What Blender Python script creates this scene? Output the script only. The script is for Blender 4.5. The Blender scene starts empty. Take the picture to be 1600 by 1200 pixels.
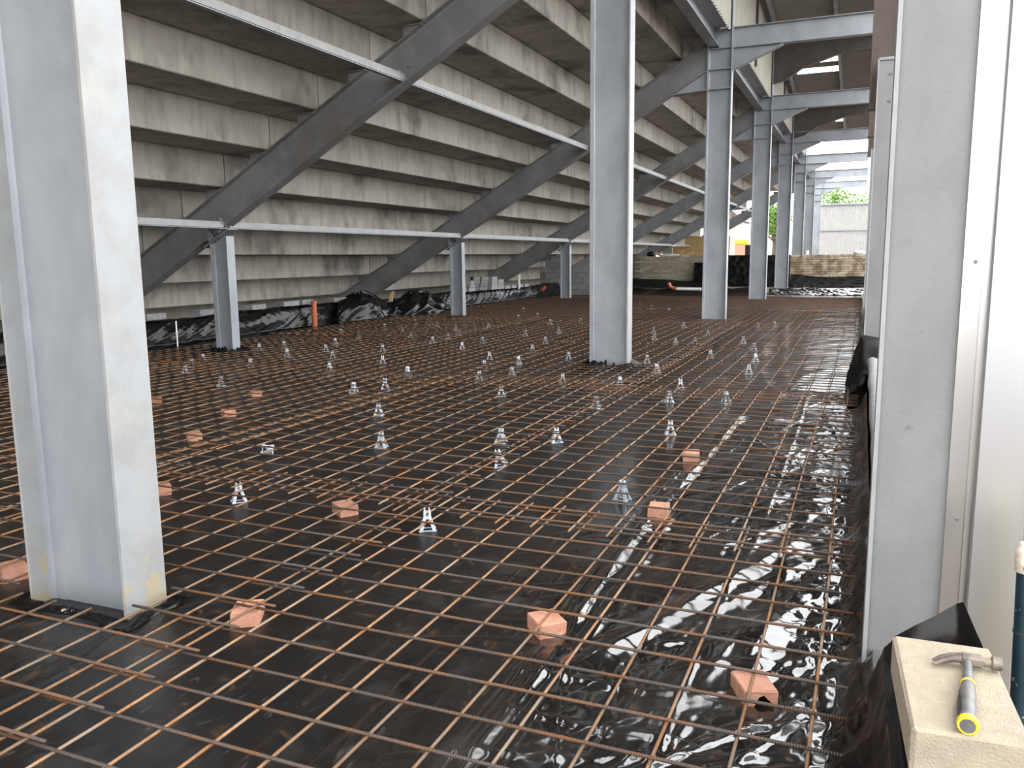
import bpy, math, random
import numpy as np
from mathutils import Vector, Matrix
random.seed(7)
rng = np.random.default_rng(11)
scene = bpy.context.scene
COL = scene.collection

# ------------------------------------------------------------------ camera
PITCH, YAW, ROLL, CAM_H, F_PX = 0.1514, 0.3982, -0.0114, 1.448, 1294.17
_cy, _sy = math.cos(YAW), math.sin(YAW)
fw = Vector((-_sy*math.cos(PITCH), _cy*math.cos(PITCH), -math.sin(PITCH)))
r0 = Vector((_cy, _sy, 0)); u0 = r0.cross(fw)
rt = math.cos(ROLL)*r0 + math.sin(ROLL)*u0
up = -math.sin(ROLL)*r0 + math.cos(ROLL)*u0
cd = bpy.data.cameras.new('camera'); cd.sensor_width = 36; cd.lens = F_PX/1600*36
cd.clip_start = 0.05; cd.clip_end = 500
cam = bpy.data.objects.new('camera', cd); COL.objects.link(cam)
cam.matrix_world = Matrix(((rt.x, up.x, -fw.x, 0), (rt.y, up.y, -fw.y, 0), (rt.z, up.z, -fw.z, CAM_H), (0, 0, 0, 1)))
scene.camera = cam
# ------------------------------------------------------------------ overcast sky
w = bpy.data.worlds.new('overcast_sky'); scene.world = w; w.use_nodes = True
bgn = w.node_tree.nodes['Background']
bgn.inputs['Color'].default_value = (0.96, 0.98, 1.0, 1); bgn.inputs['Strength'].default_value = 1.35
vs = scene.view_settings
vs.view_transform = 'Standard'; vs.look = 'None'; vs.gamma = 1; vs.use_curve_mapping = False
vs.exposure = 1.85

# ------------------------------------------------------------------ materials
def mat(name, base, rough=0.6, metal=0.0, var=None, var2=None, nscale=4.0, stretch=(1, 1, 1), bump=0.0, bscale=40.0,
        ramp=(0.4, 0.62), rand=0.0, ior=1.5, rvar=0.0, world=True, detail=6, fine=None):
    m = bpy.data.materials.new(name); m.use_nodes = True
    nt = m.node_tree; N = nt.nodes; L = nt.links; b = N['Principled BSDF']
    b.inputs['Roughness'].default_value = rough; b.inputs['Metallic'].default_value = metal
    b.inputs['IOR'].default_value = ior
    b.inputs['Base Color'].default_value = (*base, 1)
    if world:
        g = N.new('ShaderNodeNewGeometry'); src = g.outputs['Position']
    else:
        g = N.new('ShaderNodeTexCoord'); src = g.outputs['Object']
    mp = N.new('ShaderNodeMapping'); mp.inputs['Scale'].default_value = stretch; L.new(src, mp.inputs['Vector'])
    col = None
    def noise(sc, vec, det=detail):
        n = N.new('ShaderNodeTexNoise'); n.inputs['Scale'].default_value = sc; n.inputs['Detail'].default_value = det
        n.inputs['Roughness'].default_value = 0.62
        L.new(vec, n.inputs['Vector']); return n.outputs['Fac']
    def ramped(fac, a, c):
        r = N.new('ShaderNodeMapRange'); r.inputs['From Min'].default_value = a; r.inputs['From Max'].default_value = c
        L.new(fac, r.inputs['Value']); return r.outputs['Result']
    def mix(fac, a, c):
        x = N.new('ShaderNodeMix'); x.data_type = 'RGBA'
        L.new(fac, x.inputs['Factor'])
        for s, v in ((x.inputs['A'], a), (x.inputs['B'], c)):
            if isinstance(v, tuple): s.default_value = (*v, 1)
            else: L.new(v, s)
        return x.outputs['Result']
    if var is not None:
        f1 = ramped(noise(nscale, mp.outputs['Vector']), *ramp)
        col = mix(f1, base, var)
        if rvar:
            rr = N.new('ShaderNodeMapRange'); rr.inputs['To Min'].default_value = rough; rr.inputs['To Max'].default_value = rough+rvar
            L.new(f1, rr.inputs['Value']); L.new(rr.outputs['Result'], b.inputs['Roughness'])
    if var2 is not None:
        f2 = ramped(noise(nscale*0.37, src), 0.5, 0.72)
        col = mix(f2, col if col is not None else base, var2)
    if fine is not None:
        f3 = ramped(noise(fine[1], src, 3), fine[2], fine[3]); col = mix(f3, col if col is not None else base, fine[0])
    if rand:
        oi = N.new('ShaderNodeObjectInfo'); hs = N.new('ShaderNodeHueSaturation')
        mr = N.new('ShaderNodeMapRange'); mr.inputs['To Min'].default_value = 1-rand; mr.inputs['To Max'].default_value = 1+rand
        L.new(oi.outputs['Random'], mr.inputs['Value']); L.new(mr.outputs['Result'], hs.inputs['Value'])
        if col is None: hs.inputs['Color'].default_value = (*base, 1)
        else: L.new(col, hs.inputs['Color'])
        col = hs.outputs['Color']
    if col is not None: L.new(col, b.inputs['Base Color'])
    if bump:
        bn = N.new('ShaderNodeBump'); bn.inputs['Strength'].default_value = bump; bn.inputs['Distance'].default_value = 0.01
        L.new(noise(bscale, src, 4), bn.inputs['Height']); L.new(bn.outputs['Normal'], b.inputs['Normal'])
    return m

M = {}
M['galv'] = mat('galvanised_steel', (0.30, 0.318, 0.34), 0.42, 0.3, var=(0.255, 0.27, 0.29), var2=(0.345, 0.36, 0.38), nscale=3.0, stretch=(1, 1, .5), bump=0.05, bscale=60, rvar=0.1)
M['galv_flange'] = mat('galvanised_flange', (0.325, 0.33, 0.335), 0.5, 0.2, var=(0.285, 0.285, 0.285), var2=(0.36, 0.35, 0.325), nscale=7, bump=0.08, bscale=50)
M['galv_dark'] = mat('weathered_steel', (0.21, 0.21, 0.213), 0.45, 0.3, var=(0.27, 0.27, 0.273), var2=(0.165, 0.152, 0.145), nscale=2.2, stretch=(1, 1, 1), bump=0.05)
M['galv_post'] = mat('spangled_steel', (0.215, 0.217, 0.214), 0.55, 0.15, var=(0.19, 0.191, 0.188), nscale=5, stretch=(1, 1, .5), bump=0.12, bscale=30,
                     fine=((0.13, 0.127, 0.123), 9.0, 0.68, 0.76))
M['alu'] = mat('bright_aluminium', (0.60, 0.60, 0.595), 0.24, 0.95, var=(0.54, 0.54, 0.54), nscale=3, stretch=(1, 1, .15))
M['panel'] = mat('satin_panel', (0.52, 0.52, 0.525), 0.34, 0.85, var=(0.48, 0.48, 0.485), nscale=2, stretch=(1, 1, .3), bump=0.02, bscale=200)
M['bolt'] = mat('zinc_bolt', (0.16, 0.155, 0.15), 0.45, 0.5)
M['brown'] = mat('brown_steel', (0.085, 0.06, 0.05), 0.6, 0.1, var=(0.10, 0.075, 0.06), nscale=3)
M['conc'] = mat('precast_concrete', (0.37, 0.345, 0.298), 0.85, 0, var=(0.235, 0.218, 0.188), var2=(0.27, 0.248, 0.212), nscale=2.0, stretch=(3.0, 3.0, 0.6), ramp=(0.45, 0.72), bump=0.15, bscale=25, rand=0.10,
                fine=((0.06, 0.056, 0.05), 0.9, 0.52, 0.80))
M['block'] = mat('grey_block', (0.27, 0.27, 0.265), 0.9, 0, var=(0.20, 0.20, 0.20), nscale=14, bump=0.3, bscale=80, rand=0.18)
M['cream'] = mat('cream_block', (0.375, 0.312, 0.228), 0.92, 0, var=(0.415, 0.35, 0.26), var2=(0.315, 0.263, 0.197), nscale=18, bump=0.55, bscale=170,
                 fine=((0.50, 0.45, 0.37), 60, 0.64, 0.7))
M['brick'] = mat('red_brick', (0.46, 0.215, 0.14), 0.88, 0, var=(0.52, 0.27, 0.185), nscale=20, bump=0.3, bscale=120, rand=0.15)
M['buff'] = mat('buff_brick', (0.30, 0.265, 0.20), 0.9, 0, var=(0.37, 0.33, 0.255), nscale=6, bump=0.3, rand=0.22)
M['buff_mud'] = mat('muddy_buff_brick', (0.40, 0.34, 0.25), 0.9, 0, var=(0.20, 0.14, 0.085), nscale=2.4, ramp=(0.45, 0.56), bump=0.3, rand=0.2)
M['mortar'] = mat('mortar', (0.20, 0.18, 0.145), 0.95, 0, var=(0.16, 0.14, 0.11), nscale=5)
M['soil'] = mat('bare_soil', (0.22, 0.15, 0.10), 0.95, 0, var=(0.30, 0.23, 0.16), nscale=1.5, bump=0.6, bscale=12)
M['outside'] = mat('site_ground', (0.155, 0.130, 0.113), 0.95, 0, var=(0.115, 0.095, 0.083), nscale=0.8, bump=0.5, bscale=8)
M['rust'] = mat('rusty_rebar', (0.27, 0.125, 0.05), 0.55, 0.2, var=(0.27, 0.20, 0.145), nscale=3.2, ramp=(0.42, 0.60), rand=0.22, bump=0.5, bscale=160,
                fine=((0.33, 0.18, 0.085), 14, 0.5, 0.62))
M['rust_x'] = mat('rusty_rebar_cross', (0.17, 0.075, 0.028), 0.6, 0.25, var=(0.085, 0.066, 0.055), nscale=4.5, ramp=(0.38, 0.56), rand=0.2, bump=0.6, bscale=160)
M['plastic'] = mat('grey_plastic', (0.50, 0.54, 0.57), 0.4, 0, var=(0.44, 0.48, 0.52), nscale=30, rand=0.3)
M['orange'] = mat('orange_pipe', (0.48, 0.125, 0.045), 0.42, 0, var=(0.42, 0.11, 0.045), nscale=5)
M['white'] = mat('white_plastic', (0.75, 0.75, 0.74), 0.5, 0, var=(0.65, 0.65, 0.64), nscale=9)
M['cladding'] = mat('cream_cladding', (0.44, 0.42, 0.36), 0.5, 0, var=(0.39, 0.37, 0.31), nscale=2)
M['roof'] = mat('roof_sheet', (0.24, 0.225, 0.205), 0.6, 0, var=(0.20, 0.187, 0.172), nscale=2)
M['rooflight'] = bpy.data.materials.new('translucent_rooflight'); M['rooflight'].use_nodes = True
_b = M['rooflight'].node_tree.nodes['Principled BSDF']
_b.inputs['Base Color'].default_value = (0.95, 0.96, 0.97, 1); _b.inputs['Transmission Weight'].default_value = 1.0
_b.inputs['Roughness'].default_value = 0.45; _b.inputs['IOR'].default_value = 1.05
M['white_sheet'] = mat('white_coated_sheet', (0.40, 0.392, 0.37), 0.5, 0, var=(0.36, 0.352, 0.333), nscale=3)
M['rafter'] = mat('dark_brown_rafter', (0.10, 0.085, 0.072), 0.6, 0.1, var=(0.075, 0.063, 0.055), nscale=3)
M['wood'] = mat('raw_timber', (0.55, 0.38, 0.20), 0.8, 0, var=(0.46, 0.30, 0.15), nscale=3, stretch=(1, 1, 8))
M['ply'] = mat('plywood', (0.52, 0.36, 0.17), 0.75, 0, var=(0.44, 0.28, 0.12), nscale=2, stretch=(1, 1, 4), rand=0.25)
M['rubber'] = mat('dark_grip', (0.015, 0.015, 0.017), 0.5, 0, var=(0.06, 0.055, 0.05), nscale=25)
M['steel_tool'] = mat('dusty_tool_steel', (0.24, 0.20, 0.165), 0.55, 0.4, var=(0.12, 0.10, 0.085), nscale=30)
M['grey_grip'] = mat('grey_handle', (0.10, 0.10, 0.103), 0.45, 0.1, var=(0.17, 0.16, 0.15), nscale=30)
M['yellow'] = mat('yellow_band', (0.75, 0.58, 0.03), 0.45)
M['blue'] = mat('blue_paint', (0.006, 0.022, 0.034), 0.45, 0.1, var=(0.01, 0.035, 0.05), nscale=12, fine=((0.3, 0.28, 0.25), 30, 0.66, 0.7))
M['brass'] = mat('dusty_fitting', (0.60, 0.52, 0.40), 0.5, 0.3, var=(0.75, 0.70, 0.6), nscale=40)
M['bark'] = mat('bark', (0.10, 0.075, 0.05), 0.9, 0, var=(0.15, 0.11, 0.08), nscale=6)
M['leaf'] = mat('leaf_green', (0.12, 0.24, 0.04), 0.5, 0, var=(0.22, 0.36, 0.07), nscale=1.5)
M['red'] = mat('red_plastic', (0.5, 0.05, 0.03), 0.5)
M['dark_iron'] = mat('black_iron', (0.03, 0.03, 0.032), 0.6)

def ribs(m, scale=39, dist=.002):
    nt = m.node_tree; N = nt.nodes; b = N['Principled BSDF']; g = N.new('ShaderNodeNewGeometry'); wv = N.new('ShaderNodeTexWave')
    wv.inputs['Scale'].default_value = scale; wv.inputs['Distortion'].default_value = .6; nt.links.new(g.outputs['Position'], wv.inputs['Vector'])
    bn = N.new('ShaderNodeBump'); bn.inputs['Strength'].default_value = .7; bn.inputs['Distance'].default_value = dist
    nt.links.new(wv.outputs['Fac'], bn.inputs['Height']); nt.links.new(bn.outputs['Normal'], b.inputs['Normal'])
ribs(M['rust_x'])
def stain(m):
    nt = m.node_tree; N = nt.nodes; L = nt.links; b = N['Principled BSDF']; src = b.inputs['Base Color'].links[0].from_socket
    g = N.new('ShaderNodeNewGeometry'); sp = N.new('ShaderNodeSeparateXYZ'); L.new(g.outputs['Position'], sp.inputs[0])
    n = N.new('ShaderNodeTexNoise'); n.inputs['Scale'].default_value = 13; n.inputs['Detail'].default_value = 4; L.new(g.outputs['Position'], n.inputs['Vector'])
    a = N.new('ShaderNodeMath'); a.operation = 'MULTIPLY_ADD'; L.new(sp.outputs['Z'], a.inputs[0]); a.inputs[1].default_value = -1.1; L.new(n.outputs['Fac'], a.inputs[2])
    r = N.new('ShaderNodeMapRange'); r.inputs['From Min'].default_value = .34; r.inputs['From Max'].default_value = .46; r.inputs['To Max'].default_value = .75; L.new(a.outputs[0], r.inputs['Value'])
    x = N.new('ShaderNodeMix'); x.data_type = 'RGBA'; L.new(r.outputs['Result'], x.inputs['Factor']); L.new(src, x.inputs['A']); x.inputs['B'].default_value = (.40, .33, .19, 1)
    L.new(x.outputs['Result'], b.inputs['Base Color'])
M['galv_stain'] = M['galv_flange'].copy(); M['galv_stain'].name = 'stained_flange'; stain(M['galv_stain'])
def poly_mat(name, gloss=0.17, dust=0.5, ior=1.5, trodden=False):
    """black polythene: near-black, glossy, with matt dusty patches and brown rust smears"""
    m = bpy.data.materials.new(name); m.use_nodes = True
    nt = m.node_tree; N = nt.nodes; L = nt.links; b = N['Principled BSDF']
    b.inputs['IOR'].default_value = ior
    g = N.new('ShaderNodeNewGeometry')
    def noise(sc, st=(1, 1, 1), det=6, dist=0.0):
        mp = N.new('ShaderNodeMapping'); mp.inputs['Scale'].default_value = st; L.new(g.outputs['Position'], mp.inputs['Vector'])
        n = N.new('ShaderNodeTexNoise'); n.inputs['Scale'].default_value = sc; n.inputs['Detail'].default_value = det
        n.inputs['Distortion'].default_value = dist
        L.new(mp.outputs['Vector'], n.inputs['Vector']); return n.outputs['Fac']
    def mr(f, a, c, lo=0, hi=1):
        r = N.new('ShaderNodeMapRange'); r.inputs['From Min'].default_value = a; r.inputs['From Max'].default_value = c
        r.inputs['To Min'].default_value = lo; r.inputs['To Max'].default_value = hi; L.new(f, r.inputs['Value']); return r.outputs['Result']
    def mix(f, a, c):
        x = N.new('ShaderNodeMix'); x.data_type = 'RGBA'; L.new(f, x.inputs['Factor'])
        for s, v in ((x.inputs['A'], a), (x.inputs['B'], c)):
            if isinstance(v, tuple): s.default_value = (*v, 1)
            else: L.new(v, s)
        return x.outputs['Result']
    d1 = mr(noise(1.6, dist=0.8), 0.46, 0.72, 0, dust)
    if trodden:                                            # walked-over strip away from the wall carries a dull film of dust
        sx = N.new('ShaderNodeSeparateXYZ'); L.new(g.outputs['Position'], sx.inputs[0])
        ad = N.new('ShaderNodeMath'); ad.operation = 'MULTIPLY_ADD'; L.new(noise(0.9, dist=1.0), ad.inputs[0]); ad.inputs[1].default_value = -1.6; L.new(sx.outputs['X'], ad.inputs[2])
        film = mr(ad.outputs[0], -2.05, -2.6, 0, 0.8)
        mx = N.new('ShaderNodeMath'); mx.operation = 'MAXIMUM'; L.new(d1, mx.inputs[0]); L.new(film, mx.inputs[1]); drough = mx.outputs[0]
        L.new(mr(drough, 0, .8, .5, .16), b.inputs['Specular IOR Level'])
    else: drough = d1
    c = mix(d1, (0.0045, 0.0045, 0.005), (0.028, 0.023, 0.019))
    d2 = mr(noise(5.5, (1, 1, 1), 8, 1.5), 0.62, 0.73, 0, 0.8*dust)
    c = mix(d2, c, (0.17, 0.085, 0.035))
    d3 = mr(noise(15, (1, .35, 1), 6, 2.5), 0.62, 0.72, 0, 0.6*dust)
    c = mix(d3, c, (0.15, 0.145, 0.14))
    wv = N.new('ShaderNodeTexWave'); wv.inputs['Scale'].default_value = 42; wv.inputs['Distortion'].default_value = 3.0; L.new(g.outputs['Position'], wv.inputs['Vector'])
    tm = N.new('ShaderNodeMath'); tm.operation = 'MULTIPLY'; L.new(mr(wv.outputs['Fac'], .62, .8, 0, .5*dust), tm.inputs[0]); L.new(mr(noise(4.2, (1, 1, 1), 2, .4), .60, .66), tm.inputs[1])
    c = mix(tm.outputs[0], c, (0.16, 0.155, 0.15))
    L.new(c, b.inputs['Base Color'])
    ro = N.new('ShaderNodeMath'); ro.operation = 'MULTIPLY_ADD'
    L.new(drough, ro.inputs[0]); ro.inputs[1].default_value = 0.36; ro.inputs[2].default_value = gloss
    L.new(ro.outputs[0], b.inputs['Roughness'])
    bn = N.new('ShaderNodeBump'); bn.inputs['Strength'].default_value = 0.10; bn.inputs['Distance'].default_value = 0.01
    L.new(noise(16, (1, .6, 1), 4, 1.0), bn.inputs['Height']); L.new(bn.outputs['Normal'], b.inputs['Normal'])
    return m
M['poly'] = poly_mat('black_polythene', 0.10, 0.42, 2.3, True)
M['poly_drape'] = poly_mat('black_polythene_drape', 0.24, 0.10, 1.38)
M['poly_matte'] = poly_mat('matt_polythene', 0.55, 0.06, 1.22)

# ------------------------------------------------------------------ mesh helpers
class MB:
    def __init__(s): s.v = []; s.f = []
    def add(s, vs, fs):
        o = len(s.v); s.v += [tuple(x) for x in vs]; s.f += [tuple(i+o for i in f) for f in fs]; return s
    def box(s, lo, hi, bev=0.0, R=None, c=None):
        x0, y0, z0 = lo; x1, y1, z1 = hi
        if bev <= 0:
            vs = [(x0, y0, z0), (x1, y0, z0), (x1, y1, z0), (x0, y1, z0), (x0, y0, z1), (x1, y0, z1), (x1, y1, z1), (x0, y1, z1)]
            fs = [(0, 3, 2, 1), (4, 5, 6, 7), (0, 1, 5, 4), (1, 2, 6, 5), (2, 3, 7, 6), (3, 0, 4, 7)]
        else:
            b = bev; vs = []; fs = []
            def ring(z, i): return [(x0+i+0, y0+b+(i if i else 0), z)]
            # 24-vertex chamfered box
            idx = {}
            for sx in (0, 1):
                for sy in (0, 1):
                    for sz in (0, 1):
                        X = (x0, x1)[sx]; Yy = (y0, y1)[sy]; Z = (z0, z1)[sz]
                        ix = b if sx == 0 else -b; iy = b if sy == 0 else -b; iz = b if sz == 0 else -b
                        idx[(sx, sy, sz, 'x')] = len(vs); vs.append((X, Yy+iy, Z+iz))
                        idx[(sx, sy, sz, 'y')] = len(vs); vs.append((X+ix, Yy, Z+iz))
                        idx[(sx, sy, sz, 'z')] = len(vs); vs.append((X+ix, Yy+iy, Z))
            I = lambda a, b_, c_, k: idx[(a, b_, c_, k)]
            for s_ in (0, 1):
                q = [I(s_, 0, 0, 'x'), I(s_, 1, 0, 'x'), I(s_, 1, 1, 'x'), I(s_, 0, 1, 'x')]; fs.append(tuple(q if s_ else q[::-1]))
                q = [I(0, s_, 0, 'y'), I(0, s_, 1, 'y'), I(1, s_, 1, 'y'), I(1, s_, 0, 'y')]; fs.append(tuple(q if s_ else q[::-1]))
                q = [I(0, 0, s_, 'z'), I(1, 0, s_, 'z'), I(1, 1, s_, 'z'), I(0, 1, s_, 'z')]; fs.append(tuple(q if s_ else q[::-1]))
            for a in (0, 1):
                for c_ in (0, 1):
                    fs.append((I(a, c_, 0, 'x'), I(a, c_, 1, 'x'), I(a, c_, 1, 'y'), I(a, c_, 0, 'y')))
                    fs.append((I(a, 0, c_, 'x'), I(a, 1, c_, 'x'), I(a, 1, c_, 'z'), I(a, 0, c_, 'z')))
                    fs.append((I(0, a, c_, 'y'), I(1, a, c_, 'y'), I(1, a, c_, 'z'), I(0, a, c_, 'z')))
                    for e in (0, 1): fs.append((I(a, c_, e, 'x'), I(a, c_, e, 'y'), I(a, c_, e, 'z')))
        if R is not None:
            cc = Vector(c) if c is not None else Vector(((x0+x1)/2, (y0+y1)/2, (z0+z1)/2))
            vs = [tuple(R @ (Vector(p)-cc) + cc) for p in vs]
        return s.add(vs, fs)
    def prism(s, poly, a, b):
        """poly: list of 3D points (planar), swept by vector from offset a to b (3D vectors)"""
        n = len(poly); A = Vector(a); B = Vector(b)
        vs = [Vector(p)+A for p in poly]+[Vector(p)+B for p in poly]
        fs = [tuple(range(n))[::-1], tuple(range(n, 2*n))]+[(i, (i+1) % n, n+(i+1) % n, n+i) for i in range(n)]
        return s.add(vs, fs)
    def tube(s, pts, r, n=8, cap=True):
        pts = [Vector(p) for p in pts]; rr = r if isinstance(r, (list, tuple)) else [r]*len(pts)
        rings = []; prev = None
        for i, p in enumerate(pts):
            d = (pts[min(i+1, len(pts)-1)]-pts[max(i-1, 0)]).normalized()
            if prev is None:
                a = Vector((0, 0, 1)) if abs(d.z) < .9 else Vector((1, 0, 0)); x = d.cross(a).normalized()
            else: x = (prev-d*prev.dot(d)).normalized()
            prev = x; y = d.cross(x)
            rings.append([p+rr[i]*(math.cos(2*math.pi*k/n)*x+math.sin(2*math.pi*k/n)*y) for k in range(n)])
        vs = [v for g in rings for v in g]; fs = []
        for i in range(len(pts)-1):
            for k in range(n):
                fs.append((i*n+k, i*n+(k+1) % n, (i+1)*n+(k+1) % n, (i+1)*n+k))
        if cap: fs.append(tuple(range(n))[::-1]); fs.append(tuple(range((len(pts)-1)*n, len(pts)*n)))
        return s.add(vs, fs)
    def mesh(s, name, off=(0, 0, 0), smooth=None):
        me = bpy.data.meshes.new(name)
        me.from_pydata([(x-off[0], y-off[1], z-off[2]) for x, y, z in s.v], [], s.f)
        import bmesh
        bm = bmesh.new(); bm.from_mesh(me); bmesh.ops.recalc_face_normals(bm, faces=bm.faces); bm.to_mesh(me); bm.free()
        if smooth: me.shade_smooth() if smooth is True else me.set_sharp_from_angle(angle=smooth)
        if smooth and smooth is not True:
            me.shade_smooth(); me.set_sharp_from_angle(angle=smooth)
        return me
    def build(s, name, m, parent=None, smooth=None):
        if parent is not None: off = world_off(parent)
        else:
            a = np.array(s.v); off = ((a[:, 0].min()+a[:, 0].max())/2, (a[:, 1].min()+a[:, 1].max())/2, a[:, 2].min())
        me = s.mesh(name, off, smooth); me.materials.append(M[m])
        o = bpy.data.objects.new(name, me); COL.objects.link(o)
        if parent is not None: o.parent = parent
        else: o.location = off
        return o

def world_off(o):
    v = Vector((0, 0, 0))
    while o is not None: v += o.location; o = o.parent
    return tuple(v)
def tag(o, label, cat=None, group=None, kind=None):
    o['label'] = label
    if cat: o['category'] = cat
    if group: o['group'] = group
    if kind: o['kind'] = kind
    return o
def thing(name, loc, label, cat, group=None, kind=None):
    o = bpy.data.objects.new(name, None); COL.objects.link(o); o.location = loc; o.empty_display_size = 0.2
    return tag(o, label, cat, group, kind)
def link(name, me, parent=None, loc=(0, 0, 0), rot=(0, 0, 0)):
    o = bpy.data.objects.new(name, me); COL.objects.link(o); o.location = loc; o.rotation_euler = rot
    if parent is not None: o.parent = parent
    return o
def ibeam(parent, p0, p1, dvec, wvec, depth, width, tw, tf, m='galv', mf=None, fil=0.018):
    """I-section between p0 and p1 (centre line); separate web and flange parts"""
    p0 = Vector(p0); p1 = Vector(p1); d = Vector(dvec).normalized(); wv = Vector(wvec).normalized()
    mf = mf or m; hd = depth/2-tf
    pr = []
    for sgn in (1, -1):
        a = []
        a.append((sgn*hd, -(tw/2+fil))); a.append((sgn*(hd-fil*.3), -(tw/2+fil*.3))); a.append((sgn*(hd-fil), -tw/2))
        pr.append(a)
    prof = [pr[0][0], pr[0][1], pr[0][2], pr[1][2], pr[1][1], pr[1][0]]
    prof = prof+[(x, -y) for x, y in prof[::-1]]
    poly = [d*x+wv*y for x, y in prof]
    web = MB().prism(poly, p0, p1).build('web', m, parent)
    for sgn in (1, -1):
        a, b = sgn*hd, sgn*depth/2; e = 0.003
        q = [(a, -width/2), (b-sgn*e, -width/2), (b, -width/2+e), (b, width/2-e), (b-sgn*e, width/2), (a, width/2)]
        MB().prism([d*x+wv*y for x, y in q], p0, p1).build('flange', mf, parent)
    return web
def bolts(parent, pts, nrm, r=0.014, h=0.012, m='bolt'):
    nrm = Vector(nrm).normalized()
    for p in pts:
        MB().tube([Vector(p), Vector(p)+nrm*h*.35], r*1.5, 10).tube([Vector(p)+nrm*h*.35, Vector(p)+nrm*h*1.4], r, 6).build('bolt', m, parent)
def proj(P):
    d = Vector(P)-Vector((0, 0, CAM_H)); z = d.dot(fw)
    if z < 0.05: return None
    return (800+F_PX*d.dot(rt)/z, 600-F_PX*d.dot(up)/z)
def visible(P, mg=20):
    q = proj(P); return q is not None and -mg < q[0] < 1600+mg and -mg < q[1] < 1200+mg
ORD = ['first', 'second', 'third', 'fourth', 'fifth', 'sixth', 'seventh', 'eighth', 'ninth', 'tenth', 'eleventh', 'twelfth', 'thirteenth', 'fourteenth', 'fifteenth', 'sixteenth']

# value noise for draped sheets
_GT = {}
def vnoise(x, y, seed=0):
    """2D gradient noise, about -0.5..0.5"""
    if seed not in _GT:
        a = np.random.default_rng(seed).random((64, 64))*2*math.pi; _GT[seed] = (np.cos(a), np.sin(a))
    gx, gy = _GT[seed]
    x, y = np.broadcast_arrays(np.asarray(x, float), np.asarray(y, float)); y = y+.37
    xi = np.floor(x).astype(int); yi = np.floor(y).astype(int); fx = x-xi; fy = y-yi
    u = fx*fx*fx*(fx*(fx*6-15)+10); v = fy*fy*fy*(fy*(fy*6-15)+10)
    def g(a, b): i_, j_ = (xi+a) % 64, (yi+b) % 64; return gx[i_, j_]*(fx-a)+gy[i_, j_]*(fy-b)
    return ((g(0, 0)*(1-u)+g(1, 0)*u)*(1-v)+(g(0, 1)*(1-u)+g(1, 1)*u)*v)*.85
def ridged(x, y, seed): return 1-2*np.abs(vnoise(x, y, seed))*2
def grid_obj(name, Xg, Yg, Zg, m, parent=None, smooth=True):
    ny, nx = Xg.shape
    co = np.stack([Xg, Yg, Zg], -1).reshape(-1, 3).astype(np.float64)
    off = np.array(world_off(parent)) if parent is not None else np.array([(co[:, 0].min()+co[:, 0].max())/2, (co[:, 1].min()+co[:, 1].max())/2, co[:, 2].min()])
    co = co-off
    i = np.arange(ny-1)[:, None]*nx+np.arange(nx-1)[None, :]
    q = np.stack([i, i+1, i+nx+1, i+nx], -1).reshape(-1, 4)
    me = bpy.data.meshes.new(name); me.vertices.add(len(co)); me.vertices.foreach_set('co', co.ravel())
    me.loops.add(q.size); me.loops.foreach_set('vertex_index', q.ravel().astype(np.int32))
    me.polygons.add(len(q)); me.polygons.foreach_set('loop_start', np.arange(len(q), dtype=np.int32)*4)
    me.update(calc_edges=True)
    if smooth: me.shade_smooth()
    me.materials.append(M[m])
    o = bpy.data.objects.new(name, me); COL.objects.link(o)
    if parent is not None: o.parent = parent
    else: o.location = off
    return o

# ------------------------------------------------------------------ the setting
GY = [2.41, 10.17, 18.25, 26.3, 34.3, 42.3, 50.3, 58.3]     # frame lines along the stand
CX0, CX1 = -3.16, -2.66                                      # inner column row
STEP, RISE = 0.875, 0.495
SX = lambda i: -7.195+STEP*i
SZ = lambda i: 3.537+RISE*i

tag(MB().box((-160, -120, -0.6), (160, 200, -0.22)).build('ground', 'outside'), 'bare brown building-site ground around the stand', 'ground', kind='structure')
tag(MB().box((-13.4, -8, -0.2), (0.35, 41, -0.02)).build('floor', 'soil'), 'levelled earth floor under the black polythene', 'floor', kind='structure')

# stepped precast terrace = ceiling over the left side
ceil_ = thing('ceiling', (-7.5, 24, 0), 'stepped underside of grey precast concrete terrace units rising to the right', 'ceiling', kind='structure')
def terrace_unit(i, y0, y1):
    x0, x1, z0, z1 = SX(i-1)-0.10, SX(i), SZ(i), SZ(i+1)
    if i == 5: x1 = -3.2
    n = 0.012
    full = [(x0, z0), (x1-n, z0), (x1, z0+n), (x1, z1-.022), (x1-.03, z1-.020), (x1-.03, z1), (x1-.13, z1), (x1-.13, z0+.13), (x0, z0+.13)]
    k = 0.03
    rec = [(x0, z0+k), (x1-n-k, z0+k), (x1-k, z0+n+k), (x1-k, z1-.022), (x1-.03-k, z1-.020), (x1-.03-k, z1), (x1-.13, z1), (x1-.13, z0+.13), (x0, z0+.13)]
    mb = MB(); N_ = len(full); secs = [(y0, rec), (y0+.010, rec), (y0+.011, full), (y1-.011, full), (y1-.010, rec), (y1, rec)]
    vs = [(p[0], y, p[1]) for y, pf in secs for p in pf]; fs = []
    for s_ in range(len(secs)-1):
        for j in range(N_):
            fs.append((s_*N_+j, s_*N_+(j+1) % N_, (s_+1)*N_+(j+1) % N_, (s_+1)*N_+j))
    fs.append(tuple(range(N_))[::-1]); fs.append(tuple(range((len(secs)-1)*N_, len(secs)*N_)))
    mb.add(vs, fs)
    return mb.build('terrace_unit', 'conc', ceil_)
YJ = [-5.5]+GY[:7]
for b in range(len(YJ)-1):
    for i in range(-6, 6):
        terrace_unit(i, YJ[b], YJ[b+1])
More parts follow.
